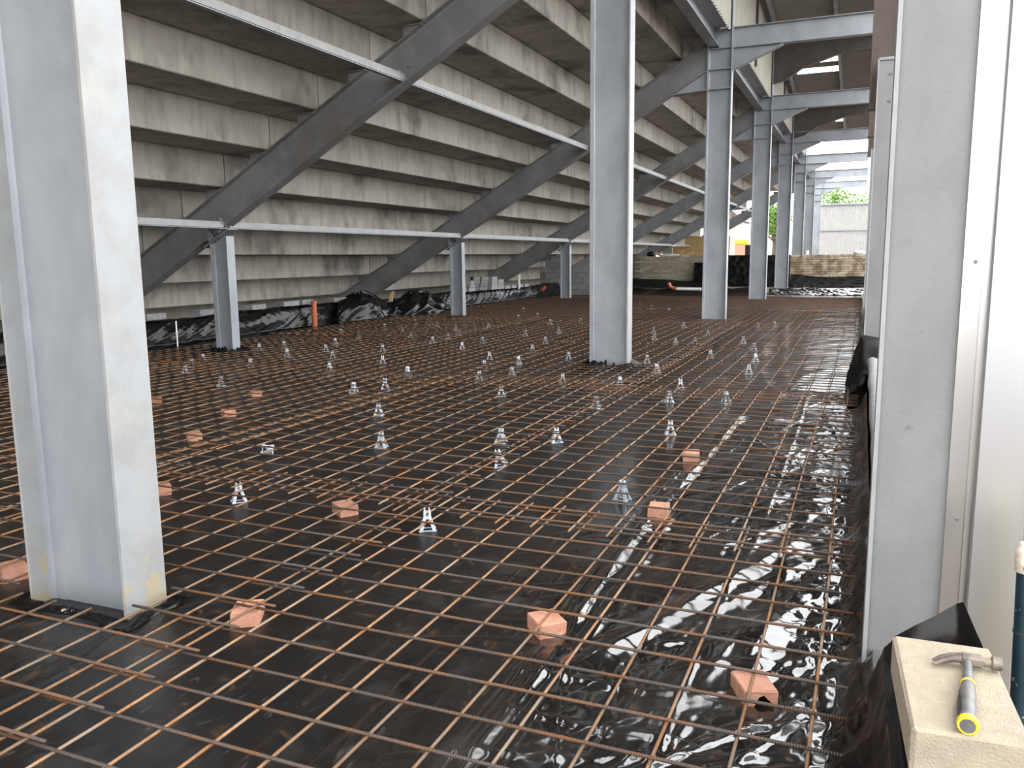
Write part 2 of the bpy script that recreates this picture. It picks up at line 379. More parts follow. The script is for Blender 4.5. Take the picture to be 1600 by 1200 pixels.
tag(MB().box((-13.45, -5.5, -0.2), (-13.3, 50.3, 0.60)).build('wall_light_stop', 'conc'), 'low concrete wall added to keep light out below the lowest terrace step', 'wall', kind='structure')  # added wall, stops light leaking in under the lowest step

# left dwarf wall of blocks behind the short posts
wl = thing('wall_left', (-10.95, 16, 0), 'low blockwork wall behind the short posts, mostly wrapped in black polythene', 'wall', kind='structure')
MB().box((-11.04, 2, -0.1), (-10.86, 31, 0.42)).build('core', 'mortar', wl)
bme = MB().box((-.1, -.215, 0), (.1, .215, .205), .006).mesh('block'); bme.materials.append(M['block'])
for c in range(2):
    for k in range(42):
        y = 8.2+k*.44+(c % 2)*.22
        if y < 27.5: link('block', bme, wl, (0, y-16, 0.0+c*.215+.002))

# right dwarf wall between the outer posts
wr = thing('wall_right', (0.16, 6.5, 0), 'low block wall under the open right side of the building', 'wall', kind='structure')
MB().box((0.13, 3.2, -0.1), (0.30, 34, 0.38)).box((0.13, .5, -.1), (.30, 2.18, .37)).build('core', 'mortar', wr)
for c in range(2):
    for k in range(20):
        y = 3.35+k*.44+(c % 2)*.22
        if y < 12: link('block', bme, wr, (0.055, y-6.5, c*.19-.01))

# ------------------------------------------------------------------ steel frame
def column(idx, y, label):
    t = thing('steel_column', (-2.91, y, 0), label, 'column', 'tall columns of the inner row')
    top = 9.0 if idx < 5 else 6.3
    dp = 0.56 if idx == 0 else 0.50; xc = CX1-dp/2
    ibeam(t, (xc, y, -0.02), (xc, y, top), (1, 0, 0), (0, 1, 0), dp, 0.21, 0.012, 0.018, 'galv', 'galv_stain' if idx == 0 else 'galv_flange' if idx < 2 else 'galv')
    if idx >= 1:
        for z in (4.86, 5.25, 5.66, 6.03):
            MB().box((CX0+.02, y-.1, z-.008), (CX1-.02, y-.006, z+.008)).build('stiffener', 'galv', t)
        bolts(t, [(CX1, y-.06, z) for z in (5.75, 5.95)]+[(CX1, y+.06, z) for z in (5.75, 5.95)], (1, 0, 0))
    return t
CL = ['broad pale steel column nearest the camera, at the left edge of the picture',
      'tall steel column standing in the mesh at the centre of the picture',
      'third steel column of the row, the first whose roof beam can be seen',
      'fourth steel column of the row, right behind the third',
      'darker stained fifth steel column of the row',
      'sixth steel column, rising behind the low brick wall', 'seventh steel column, thin, behind the brick wall', 'farthest steel column of the row, beside the white corrugated wall']
cols = [column(i, GY[i], CL[i]) for i in range(8)]
# bits at the foot of the nearest column
for k, (x, y, s) in enumerate([(-2.98, 2.27, .016), (-2.79, 2.285, .011), (-2.88, 2.29, .009)]):
    tag(MB().box((x-s, y-s*.6, .012), (x+s, y+s*.6, .012+s*1.3), s*.35, Matrix.Rotation(.5+k, 3, 'Z')).build('stone_chip', 'cream'),
        ['largest pale stone chip against the foot of the nearest column', 'small stone chip by the right flange of the nearest column', 'tiny stone chip in the middle of the nearest column foot'][k], 'stone', 'stone chips at the column foot')

SL = RISE/STEP; ang = math.atan(SL); ca, sa = math.cos(ang), math.sin(ang)
RT = lambda x: SZ(0)-0.012+SL*(x-SX(0))      # top surface of the rakers
rdep = 0.50
def raker(idx, y, label):
    x0, x1 = -13.0, -3.17
    t = thing('raker_beam', (-8.0, y, 0), label, 'beam', 'sloping raker beams under the terrace')
    off = Vector((sa, 0, -ca))*(rdep/2)
    p0 = Vector((x0, y, RT(x0)))+off; p1 = Vector((x1-.27, y, RT(x1-.27)))+off
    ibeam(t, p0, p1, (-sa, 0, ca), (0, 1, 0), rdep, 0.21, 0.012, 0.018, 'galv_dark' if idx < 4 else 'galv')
    # haunch under the column end
    zb = RT(x1)-rdep/ca
    h = MB().prism([(x1-.70, 0, zb-.70*SL+.02), (x1, 0, zb+.02), (x1, 0, zb-.36)], (0, y-.006, 0), (0, y+.006, 0)).build('haunch_web', 'galv', t)
    MB().prism([(x1-.72, 0, zb-.72*SL), (x1, 0, zb-.36), (x1, 0, zb-.376), (x1-.72, 0, zb-.72*SL-.016)], (0, y-.1, 0), (0, y+.1, 0)).build('haunch_flange', 'galv', t)
    MB().prism([(x1-.30, 0, RT(x1-.30)-.01), (x1, 0, RT(x1)-.01), (x1, 0, zb+.03), (x1-.10, 0, zb-.10*SL+.03)], (0, y-.007, 0), (0, y+.007, 0)).build('end_web', 'galv_dark', t)
    MB().prism([(x1-.28, 0, RT(x1-.28)), (x1, 0, RT(x1)), (x1, 0, RT(x1)-.02), (x1-.28, 0, RT(x1-.28)-.02)], (0, y-.105, 0), (0, y+.105, 0)).build('end_flange', 'galv_dark', t)
    MB().box((x1, y-.1, zb-.38), (x1+.012, y+.1, RT(x1)+.04)).build('end_plate', 'galv', t)
    # bearing cleats under every step
    for i in range(-5, 5):
        x = SX(i); z = SZ(i)
        MB().box((x-.30, y-.13, z-.055), (x-.02, y-.03, z-.045)).prism([(x-.30, 0, z-.05), (x-.05, 0, z-.05), (x-.30, 0, RT(x-.30)-.01)], (0, y-.09, 0), (0, y-.08, 0)).build('bearing_cleat', 'galv_dark', t)
    bolts(t, [(-5.72, y-.013, 3.98), (-5.62, y-.013, 3.90)], (0, -1, 0))
    return t
RL = ['broad dark raker beam crossing the left half of the picture, the nearest', 'second raker beam, running up to the top of the third column', 'third raker beam, reaching the ground behind the stacked blocks',
      'fourth raker beam, seen between the central column and the next one', 'fifth raker beam, far down the stand', 'last raker beam, lit at the open far end of the stand']
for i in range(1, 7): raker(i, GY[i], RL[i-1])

PX = -9.08
def post(idx, y, label):
    t = thing('short_post', (PX, y, 0), label, 'post', 'short posts propping the rakers')
    zt = 1.86
    ibeam(t, (PX, y, -0.02), (PX, y, zt-.04), (1, 0, 0), (0, 1, 0), 0.33, 0.17, 0.010, 0.014, 'galv')
    # inclined cap plate with gussets
    MB().prism([(PX-.26, 0, zt-.215), (PX+.22, 0, zt+.055), (PX+.22, 0, zt+.075), (PX-.26, 0, zt-.195)], (0, y-.11, 0), (0, y+.11, 0)).build('cap_plate', 'galv_dark', t)
    for dx in (-.1, .1):
        zz = zt-.06+dx*SL
        MB().prism([(PX+dx-.07, 0, zz), (PX+dx+.02, 0, zz+.06), (PX+dx-.10, 0, zz+.24), (PX+dx-.13, 0, zz+.22)], (0, y-.10, 0), (0, y-.088, 0)).build('gusset', 'galv', t)
    bolts(t, [(PX+dx, y-.09, zt-.0+dx*SL) for dx in (-.2, .17)], (-sa, 0, ca), .016, .016)
    return t
PL = ['short post nearest the camera, under the broad dark raker', 'second short post, left of the stacked grey blocks', 'third short post, in front of the block partition', 'fourth short post, behind the central column',
      'fifth short post, above the buff brick wall', 'last short post, far behind the brick wall']
for i in range(1, 7): post(i, GY[i], PL[i-1])

def tie(y0, y1, x, z, label, group, hang):
    t = thing('tie_rail', (x, (y0+y1)/2, z), label, 'rail', group)
    a, b = y0+.02, y1-.03
    MB().box((x-.05, a, z-.006), (x+.05, b, z+.006)).build('top_leg', 'galv_flange', t)
    MB().box((x+.044, a, z-.082), (x+.054, b, z+.006)).build('face_leg', 'galv_flange', t)
    MB().box((x-.012, a, z-.098), (x+.05, b, z-.088)).build('bottom_leg', 'galv', t)
    for yy in (a+.0, b-.08):
        MB().box((x-.03, yy, z-.10), (x+.042, yy+.08, z-.09)).box((x-.035, yy, z-.10), (x-.025, yy+.08, z+.06)).build('end_cleat', 'galv', t)
for k in range(0, 6):
    y0 = GY[k] if k else -5.5+7.9
    w_ = 'left of the first raker' if k == 0 else f'between the {ORD[k-1]} and {ORD[k]} rakers'
    tie(y0, GY[k+1], -8.98, 2.03, f'lower pale steel rail at short post tops, {w_}', 'lower tie rails', True)
    tie(y0, GY[k+1], -5.80, 3.88, f'upper pale steel rail high under the terrace, {w_}', 'upper tie rails', False)

# longitudinal edge beams along the top of the column row
for k in range(0, 6):
    t = thing('edge_beam', (-3.04, (GY[k]+GY[k+1])/2, 5.69), f'longitudinal steel edge beam joining the tops of the {ORD[k]} and {ORD[k+1]} columns', 'beam', 'edge beams along the column row')
    ibeam(t, (-3.04, GY[k]+.01, 5.88), (-3.04, GY[k+1]-.01, 5.88), (0, 0, 1), (1, 0, 0), 0.38, 0.22, 0.011, 0.016, 'galv')
    MB().box((-2.93, GY[k]+.14, 6.045), (-2.77, GY[k+1]-.14, 6.06)).build('closure_strip', 'galv_dark', t)
    for dx in (0, .09):
        MB().box((-2.88+dx, GY[k]+.14, 6.06+dx*.6), (-2.835+dx, GY[k+1]-.14, 6.12+dx*.6)).build('cladding_rail', 'galv_flange', t)

# roof-level cross beams (right strip)
def crossbeam(k, y, label):
    t = thing('cross_beam', (-1.35, y, 5.64), label, 'beam', 'cross beams from the inner columns to the outer wall')
    ibeam(t, (CX1+.012, y, 5.845), (0.03, y, 5.845), (0, 0, 1), (0, 1, 0), 0.41, 0.19, 0.010, 0.015, 'galv')
    x0, x1 = CX1+.012, -1.68
    MB().prism([(x0, 0, 5.64), (x1, 0, 5.64), (x0, 0, 5.235)], (0, y-.005, 0), (0, y+.005, 0)).build('haunch_web', 'galv', t)
    MB().prism([(x0, 0, 5.235), (x1, 0, 5.635), (x1, 0, 5.618), (x0, 0, 5.218)], (0, y-.095, 0), (0, y+.095, 0)).build('haunch_flange', 'galv', t)
    MB().box((CX1, y-.095, 5.20), (CX1+.016, y+.095, 6.08)).build('end_plate', 'galv', t)
XB = ['cross beam over the camera', 'cross beam on the central column', 'big pale cross beam at the top right, fixed to the third column', 'second cross beam seen at the right, fixed to the fourth column', 'third cross beam seen at the right, fixed to the fifth column',
      'cross beam against the white sky on the sixth column', 'thin cross beam against the sky on the seventh column', 'last and lowest cross beam, just above the tree tops']
for k in range(2, 8): crossbeam(k, GY[k], XB[k])

# upper wall cladding and roof over the right strip
wu = thing('wall_upper', (-2.75, 25, 6.2), 'cream vertical cladding above the inner column row', 'wall', kind='structure')
def zroof(y): return 8.22-0.0725*(y-18.25)
y = 10.4
while y < 38.6:
    mb = MB()
    for k in range(5):
        a = y+k*.2
        mb.prism([(-2.745, a, 0), (-2.745, a+.12, 0), (-2.71, a+.14, 0), (-2.71, a+.18, 0), (-2.745, a+.2, 0), (-2.76, a+.2, 0), (-2.76, a, 0)], (0, 0, 6.0), (0, 0, zroof(y)-.02))
    mb.build('cladding_panel', 'cladding', wu); y += 1.0
for yy in (14.2, 22.3, 30.3):
    MB().box((-2.80, yy-.05, 6.1), (-2.66, yy+.05, zroof(yy)-.05)).build('cladding_post', 'brown', wu)
rf = thing('ceiling_roof', (-1.3, 20, 8), 'grey corrugated roof soffit over the right-hand strip', 'roof', kind='structure')
def roof_piece(y0, y1, x0, x1, name, m):
    mb = MB(); n = max(2, int((y1-y0)/.1)); vs = []
    for j in range(n*2+1):
        yy = y0+(y1-y0)*j/(n*2); dz = .02 if j % 2 else 0
        for x in (x0, x1): vs.append((x, yy, zroof(yy)+dz)); vs.append((x, yy, zroof(yy)+dz+.012))
    fs = []
    for j in range(n*2):
        o = j*4; fs += [(o, o+4, o+6, o+2), (o+1, o+3, o+7, o+5), (o, o+1, o+5, o+4), (o+2, o+6, o+7, o+3)]
    fs += [(0, 2, 3, 1), (n*8, n*8+1, n*8+3, n*8+2)]
    mb.add(vs, fs); mb.build(name, m, rf)
RLT = {(28.55, 29.1): (-1.75, -0.99), (29.6, 30.25): (-2.3, -0.99), (37.0, 37.7): (-1.3, -0.99)}
cuts = sorted([-6, 2, 10, 18.2, 22, 26.8, 31.5, 35, 39.2]+[v for k in RLT for v in k])
for a, b in zip(cuts[:-1], cuts[1:]):
    if (a, b) in RLT:
        x0, x1 = RLT[(a, b)]
        roof_piece(a, b, x0, x1, 'rooflight', 'rooflight'); roof_piece(a, b, x1, 0.6, 'roof_sheet', 'roof'); roof_piece(a, b, -2.78, x0, 'roof_sheet', 'roof')
    else: roof_piece(a, b, -2.78, 0.6, 'roof_sheet', 'roof')
for x in (-2.5, -0.95, 0.3):
    MB().prism([(x-.04, -6, zroof(-6)-.01), (x+.04, -6, zroof(-6)-.01), (x+.04, -6, zroof(-6)-.18), (x-.04, -6, zroof(-6)-.18)], (0, 0, 0), (0, 45.2, -0.0725*45.2)).build('purlin', 'galv', rf)
for k, y in ((2, GY[2]), (3, GY[3]), (4, GY[4])):
    zb = {2: 7.70, 3: 7.10, 4: 6.53}[k]
    t = thing('roof_rafter', (-1.3, y, zb), f'dark haunched roof rafter above the cross beam of the {ORD[k]} column', 'beam', 'dark roof rafters')
    MB().prism([(-2.72, 0, zb+.42), (0.05, 0, zb+.36), (0.05, 0, zb), (-.75, 0, zb), (-1.85, 0, zb-.33), (-2.3, 0, zb-.62), (-2.72, 0, zb-.72)], (0, y-.006, 0), (0, y+.006, 0)).build('web', 'rafter', t)
    MB().prism([(0.05, 0, zb), (-.75, 0, zb), (-1.85, 0, zb-.33), (-2.3, 0, zb-.62), (-2.72, 0, zb-.72), (-2.72, 0, zb-.735), (-2.3, 0, zb-.635), (-1.85, 0, zb-.345), (-.75, 0, zb-.015), (0.05, 0, zb-.015)], (0, y-.09, 0), (0, y+.09, 0)).build('bottom_flange', 'rafter', t)
    MB().prism([(-2.72, 0, zb+.42), (0.05, 0, zb+.36), (0.05, 0, zb+.375), (-2.72, 0, zb+.435)], (0, y-.09, 0), (0, y+.09, 0)).build('top_flange', 'rafter', t)

# outer wall posts (galvanised channels) and brown hung posts
def outer_post(idx, y, ztop, label, width=.222, xl=0.062):
    t = thing('channel_post', (xl+width/2, y, 0), label, 'post', 'galvanised outer wall posts')
    MB().box((xl+.01, y+.004, -.05), (xl+width, y+.016, ztop)).build('web', 'galv_post', t)
    MB().prism([(xl, y-.012, 0), (xl+.013, y-.012, 0), (xl+.013, y+.012, 0), (xl+.009, y+.16, 0), (xl, y+.16, 0)], (0, 0, -.05), (0, 0, ztop)).build('flange', 'galv_flange', t)
    return t
p0_ = outer_post(0, 2.86, 8.0, 'large pale galvanised post with grey scuffs filling the right side')
p1_ = outer_post(1, 10.17, 3.52, 'shorter galvanised channel post with four bolts at its top, behind the large one', .30, .052)
bolts(p1_, [(.052+dx, 10.174, z) for dx in (.13, .21) for z in (3.36, 3.08)], (0, -1, 0), .013, .012)
MB().box((.06, 10.16, 3.50), (.34, 10.30, 3.535), .006).build('top_angle', 'galv_dark', p1_)
outer_post(2, 18.4, 3.5, 'far galvanised channel post hidden behind the bolted one', .30, .052)
HB = ['brown steel hung post above the bolted galvanised post', 'dark brown hung post against the white sky', 'farthest brown hung post on the right wall line']
for k, y in enumerate((10.45, 18.5, 26.5)):
    zb = (3.05, 3.75, 4.2)[k]
    t = thing('hung_post', (.15, y, zb), HB[k], 'post', 'brown hung posts on the outer wall line')
    ibeam(t, (.14, y, zb), (.14, y, 8.2-.0725*(y-18)), (1, 0, 0), (0, 1, 0), .32, .2, .012, .018, 'brown')
    MB().box((-.03, y-.11, zb-.012), (.31, y+.11, zb)).build('end_plate', 'brown', t)

# aluminium flashing and satin panel beside the large post
t = thing('aluminium_flashing', (.315, 2.86, 0), 'narrow bright aluminium flashing strip with screws beside the large post', 'flashing')
MB().box((.280, 2.85, .02), (.332, 2.862, 6.0)).build('face', 'alu', t)
MB().box((.332, 2.84, .02), (.340, 2.862, 6.0)).build('lip', 'alu', t)
MB().box((.340, 2.868, .02), (.352, 2.876, 6.0)).build('groove', 'alu', t)
for z in (1.42, .62, 2.3, 3.2): MB().tube([(.312, 2.851, z), (.312, 2.844, z)], .006, 8).build('screw', 'bolt', t)
t = thing('wall_panel', (.43, 2.85, 0), 'smooth satin metal wall panel at the right edge of the picture', 'panel')
MB().box((.352, 2.835, .02), (.492, 2.875, 6.0), .006).build('face', 'panel', t)
MB().box((.36, 2.876, .02), (.485, 2.96, 6.0)).build('core', 'white', t)
for k in range(60):
    MB().tube([(.484, 2.836, .3+k*.028), (.484, 2.8335, .3+k*.028)], .0014, 5).build('perforation', 'bolt', t) if k % 1 == 0 and k < 40 else None

# ------------------------------------------------------------------ polythene membrane
def seg_dist(X, Y, pts):
    best = np.full(X.shape, 9.0)
    for (ax, ay), (bx, by) in zip(pts[:-1], pts[1:]):
        dx, dy = bx-ax, by-ay; L2 = dx*dx+dy*dy
        t = np.clip(((X-ax)*dx+(Y-ay)*dy)/L2, 0, 1)
        best = np.minimum(best, np.hypot(X-ax-t*dx, Y-ay-t*dy))
    return best
BRP = [(-.264, 2.66), (-1.073, 2.87), (-2.238, 2.52), (-2.686, 3.88), (-.993, 4.48), (-1.069, 5.84)]
FOLDS = [([(-.99, 1.2), (-.985, 2.0), (-.97, 2.6), (-1.01, 3.3), (-1.02, 4.2), (-.985, 5.5), (-.94, 7.6)], .030, .036),
         ([(-1.05, 1.2), (-1.045, 2.1), (-1.05, 2.8), (-1.08, 3.5), (-1.09, 4.3), (-1.07, 5.4)], .016, .022),
         ([(-.92, 1.3), (-.90, 2.2), (-.90, 2.9), (-.90, 3.6), (-.91, 4.6)], .022, .020),
         ([(-.88, 2.62), (-.70, 3.0), (-.50, 3.54), (-.27, 4.14), (.04, 4.93)], .055, .042),
         ([(-.62, 2.9), (-.40, 3.5), (-.15, 4.0), (.06, 4.3)], .03, .016),
         ([(-.49, 1.6), (-.485, 2.5), (-.475, 3.3), (-.43, 4.2), (-.43, 6.7), (-.46, 8.9)], .009, .014),
         ([(-2.6, 1.5), (-2.55, 1.95), (-2.62, 2.25)], .018, .028), ([(-2.52, 2.25), (-2.7, 2.9), (-2.54, 3.43), (-2.45, 4.06)], .010, .015),
         ([(-2.75, 1.9), (-2.66, 2.28), (-2.5, 2.55)], .03, .03),
         ([(-.6, 2.0), (-.25, 2.45), (.05, 2.6)], .012, .018), ([(-.75, 1.7), (-.3, 2.2), (.05, 2.35)], .010, .012),
         ([(-1.6, 2.6), (-1.2, 2.75), (-.7, 2.72)], .010, .007), ([(-2.1, 3.0), (-1.3, 2.85)], .006, .005)]
def membrane_h(X, Y, right, seed):
    h = .010*vnoise(X*1.1+3, Y*1.1, seed)+.004*vnoise(X*4, Y*3.3, seed+1)
    if right:
        wgt = np.clip((X+1.2)/.95, 0, 1)**.8*np.clip(.75+1.6*vnoise(X*1.5, Y*.9, seed+12), .35, 1.2)                 # the sheet is looser towards the right edge
        A = X*.93-Y*.37; B = X*.37+Y*.93                   # across / along the run of the slack folds
        A2 = X*.99-Y*.12; B2 = X*.12+Y*.99
        far = np.clip(1.3-.10*Y, .22, 1)
        edge = np.clip((X+.32)/.3, 0, 1)
        h += far*wgt*(.060*vnoise(A*3.6, B*.8, seed+2)+.026*vnoise(A2*8, B2*1.5, seed+3)+.014*np.maximum(ridged(A*5, B*1.1, seed+4), .5)+.006*np.maximum(ridged(A2*13, B2*3, seed+5), .5))
        h += far*edge*(.022*vnoise(X*13+Y*4, Y*7, seed+8)+.010*np.maximum(ridged(X*16-Y*9, Y*8+X*4, seed+10), .4))
        h += (1-wgt)*.003*np.maximum(ridged(X*4+Y*1.2, Y*1.8-X*.6, seed+6), .6)
        for pts, wd, ht in FOLDS:
            d = seg_dist(X, Y, pts); h += ht*np.exp(-(d/wd)**1.6)*(0.7+.6*vnoise(Y*3, X*3, seed+7))
        r = np.random.default_rng(5)
        for _ in range(220):
            cx = .1-abs(r.normal(0, .75)); cy_ = r.uniform(1.3, 9.5); a = r.normal(.75, .55); Ls = r.uniform(.06, .45); wd = r.uniform(.004, .014); ht = wd*r.uniform(.3, .8)
            dx, dy = math.sin(a)*.8, math.cos(a); sel = (np.abs(X-cx) < .6) & (np.abs(Y-cy_) < .6)
            if not sel.any(): continue
            u = (X[sel]-cx)*dx+(Y[sel]-cy_)*dy; v = -(X[sel]-cx)*dy+(Y[sel]-cy_)*dx
            h[sel] += ht*np.exp(-(v/wd)**2)*np.exp(-(u/Ls)**4)
    else:
        h += .006*np.maximum(ridged(X*3+Y, Y*1.6-X*.5, seed+6), .55)
    for bx, by in BRP: h = h*(1-np.exp(-(((X-bx)**2+(Y-by)**2)/.012)))
    return np.clip(h, -.012, .046)
def sheet(name, x0, x1, y0, y1, step, right, seed, z, label):
    xs = np.arange(x0, x1+1e-6, step); ys = np.arange(y0, y1+1e-6, step); X, Y = np.meshgrid(xs, ys)
    Z = membrane_h(X, Y, right, seed)+z
    if right:                                              # turned up against the right-hand wall
        e = np.clip((X+.03)/.12, 0, 1); Z = Z+.16*e**2*(1+.5*vnoise(Y*3, Y*0, seed+9)); Z = Z-.012*np.clip((-2.95-X)/.1, 0, 1)*0
    return tag(grid_obj(name, X, Y, Z, 'poly'), label, 'sheet', 'polythene sheets on the floor')
sheet('polythene_sheet', -3.12, .095, .9, 9.3, .0125, True, 21, .0, 'glossy wrinkled black polythene sheet under the nearest mesh, right foreground')
sheet('polythene_sheet', -3.4, .095, 9.2, 31.5, .03, True, 33, .003, 'crumpled black polythene sheet glinting far along the right side')
sheet('polythene_sheet', -7.0, -2.98, .9, 31.0, .04, False, 45, -.006, 'flat dusty black polythene sheet under the mesh behind the nearest column')
sheet('polythene_sheet', -10.85, -6.85, 2.0, 31.0, .04, False, 57, -.014, 'flat dark polythene sheet at the foot of the short posts')

def collar(x0, x1, y0, y1, seed, label, hgt=.05, spread=.17):
    u = np.linspace(0, 2*math.pi, 140); v = np.linspace(0, 1, 22); U, V = np.meshgrid(u, v)
    cx, cy_ = (x0+x1)/2, (y0+y1)/2; hx, hy = (x1-x0)/2+.004, (y1-y0)/2+.004
    m_ = np.maximum(np.abs(np.cos(U))/hx, np.abs(np.sin(U))/hy); bx, by = np.cos(U)/m_, np.sin(U)/m_
    sp = spread*(.6+1.0*(vnoise(np.cos(U)*2+5, np.sin(U)*2+5, seed)+.5))
    X = cx+bx+np.sign(bx)*np.minimum(1, np.abs(bx)/hx)*sp*V; Y = cy_+by+np.sign(by)*np.minimum(1, np.abs(by)/hy)*sp*V
    Z = hgt*(1-V)**1.5*(.5+1.2*(vnoise(np.cos(U)*4+9, np.sin(U)*4+9, seed+1)+.5))+.02*V*(1-V)*4*np.maximum(ridged(np.cos(U)*6+9, np.sin(U)*6+V*2+9, seed+2), .1)+.018
    tag(grid_obj('polythene_collar', X, Y, Z, 'poly_drape'), label, 'sheet', 'polythene cut around column feet')
collar(-3.23, -2.65, 2.30, 2.52, 201, 'black polythene cut and tucked around the foot of the nearest column', .012, .05)
collar(-3.17, -2.65, 10.06, 10.28, 205, 'crumpled black polythene around the foot of the central column', .09, .22)
collar(PX-.17, PX+.17, 10.08, 10.26, 209, 'black polythene tucked around the foot of the first short post', .08, .25)

# ------------------------------------------------------------------ rebar mesh
COLBOX = [(-3.25, -2.61, y-.16, y+.16) for y in GY[:4]]+[(PX-.22, PX+.22, y-.14, y+.14) for y in GY[1:4]]
def bar_mesh(L, axis, r, seed, bend=0.004):
    rr = random.Random(seed); n = max(2, int(L/.4)); ph = rr.uniform(0, 6)
    pts = []
    for i in range(n+1):
        s_ = -L/2+L*i/n; w_ = bend*math.sin(s_*1.3+ph); v_ = bend*.7*math.sin(s_*1.9+ph*2)
        pts.append((w_, s_, v_) if axis == 'y' else (s_, w_, v_))
    me = MB().tube(pts, r, 6).mesh('bar', smooth=True); return me
VAR_L = [bar_mesh(4.8, 'y', .0056, k) for k in range(4)]; VAR_T = [bar_mesh(2.4, 'x', .0056, 10+k) for k in range(4)]
for me in VAR_L: me.materials.append(M['rust'])
for me in VAR_T: me.materials.append(M['rust_x'])
def pieces(a, b, fixed, axis):
    iv = [(a, b)]
    for x0, x1, y0, y1 in COLBOX:
        lo, hi, f0, f1 = (y0, y1, x0, x1) if axis == 'y' else (x0, x1, y0, y1)
        if f0 < fixed < f1:
            nv = []
            for p, q in iv:
                if q <= lo or p >= hi: nv.append((p, q)); continue
                if p < lo: nv.append((p, lo))
                if q > hi: nv.append((hi, q))
            iv = nv
    return [(p, q) for p, q in iv if q-p > .08]
ROWS = [(-.55, 4.25), (3.75, 8.55), (8.10, 12.9), (12.42, 17.22), (16.75, 21.55), (21.1, 25.9), (25.4, 28.6)]
COLSX = [.03-2.11*k for k in range(5)]
colname = ['along the right edge', 'second from the right edge', 'third from the right edge', 'fourth from the right edge', 'beside the short posts']
for ri, (ya, yb) in enumerate(ROWS):
    for ci, xr in enumerate(COLSX):
        xl = max(xr-2.4, -10.15)
        gx, gy = np.meshgrid(np.linspace(xl, xr, 9), np.linspace(ya, yb, 13))
        if not any(visible((a, b, .07), -5) for a, b in zip(gx.ravel(), gy.ravel())): continue
        lev = (ri % 2)*2+(ci % 2); z0 = .061+.020*lev
        t = thing('mesh_sheet', ((xl+xr)/2, (ya+yb)/2, 0), f'rusty mesh sheet, {ORD[ri]} row from the camera, {colname[ci]}', 'steel mesh', 'reinforcing mesh sheets')
        jit = random.uniform(-.012, .012); skew = random.uniform(-.0015, .0015)
        lx = [xr-.1-.2*k+jit for k in range(12) if xr-.1-.2*k > xl]; ty = [ya+.1+.2*k+(.0 if ri else .046) for k in range(24) if ya+.1+.2*k < yb]
        if ri == 0: ty = [2.096+.2*k for k in range(-12, 11)]
        cx, cyy = (xl+xr)/2, (ya+yb)/2
        if ri <= 3:
            for k, x in enumerate(lx):
                for a, b in pieces(ya, yb, x, 'y'):
                    full = abs((b-a)-4.8) < 1e-3
                    me = VAR_L[(k+ci) % 4] if full else bar_mesh(b-a, 'y', .0056, k)
                    if not full: me.materials.append(M['rust'])
                    link('bar', me, t, (x-cx+random.uniform(-.004, .004), (a+b)/2-cyy+random.uniform(-.01, .01), z0), (0, 0, skew))
            for k, yy in enumerate(ty):
                for a, b in pieces(xl, xr, yy, 'x'):
                    full = abs((b-a)-2.4) < 1e-3
                    me = VAR_T[(k+ci) % 4] if full else bar_mesh(b-a, 'x', .0056, k)
                    if not full: me.materials.append(M['rust_x'])
                    link('bar', me, t, ((a+b)/2-cx+random.uniform(-.01, .01), yy-cyy+random.uniform(-.004, .004), z0+.0126), (0, 0, skew))
        else:
            mb = MB()
            for k, x in enumerate(lx):
                for a, b in pieces(ya, yb, x, 'y'): mb.tube([(x, a, z0), (x, b, z0)], .0055, 5)
            o = mb.build('lengthwise_bars', 'rust', t); o['kind'] = 'stuff'
            mb = MB()
            for k, yy in enumerate(ty):
                for a, b in pieces(xl, xr, yy, 'x'): mb.tube([(a, yy, z0+.011), (b, yy, z0+.011)], .0055, 5)
            o = mb.build('crosswise_bars', 'rust_x', t); o['kind'] = 'stuff'
# ------------------------------------------------------------------ half-brick supports
def half_brick(kind, seed):
    r = random.Random(seed); j = lambda s=.006: r.uniform(-s, s)
    if kind == 'notch':                                     # broken end with a V-shaped frog showing underneath
        prof = [(-.054, 0), (-.026, 0), (-.006, .042), (.010, .046), (.026, .030), (.044, .012), (.048, 0), (.055, 0), (.056, .056), (.052, .061), (-.052, .062), (-.056, .057)]
    else:
        prof = [(-.055, 0), (.055, 0), (.057+j(.003), .03), (.056+j(.003), .059), (.053, .062), (-.052, .062), (-.055, .059)]
    n = len(prof); secs = []
    for y, sc, dz in ((-.070, .97, 0), (-.067, 1.0, 0), (0.0+j(), 1.0, 0), (.064+j(), 1.0, 0), (.068+j(), .97, -.001)):
        secs.append([(x*sc+j(.0015), y+j(.003), z*sc+dz) for x, z in prof])
    vs = [p for s_ in secs for p in s_]; fs = []
    for s_ in range(len(secs)-1):
        for i in range(n): fs.append((s_*n+i, s_*n+(i+1) % n, (s_+1)*n+(i+1) % n, (s_+1)*n+i))
    fs.append(tuple(range(n))[::-1]); fs.append(tuple(range(4*n, 5*n)))
    me = MB().add(vs, fs).mesh('half_brick'); me.materials.append(M['brick']); return me
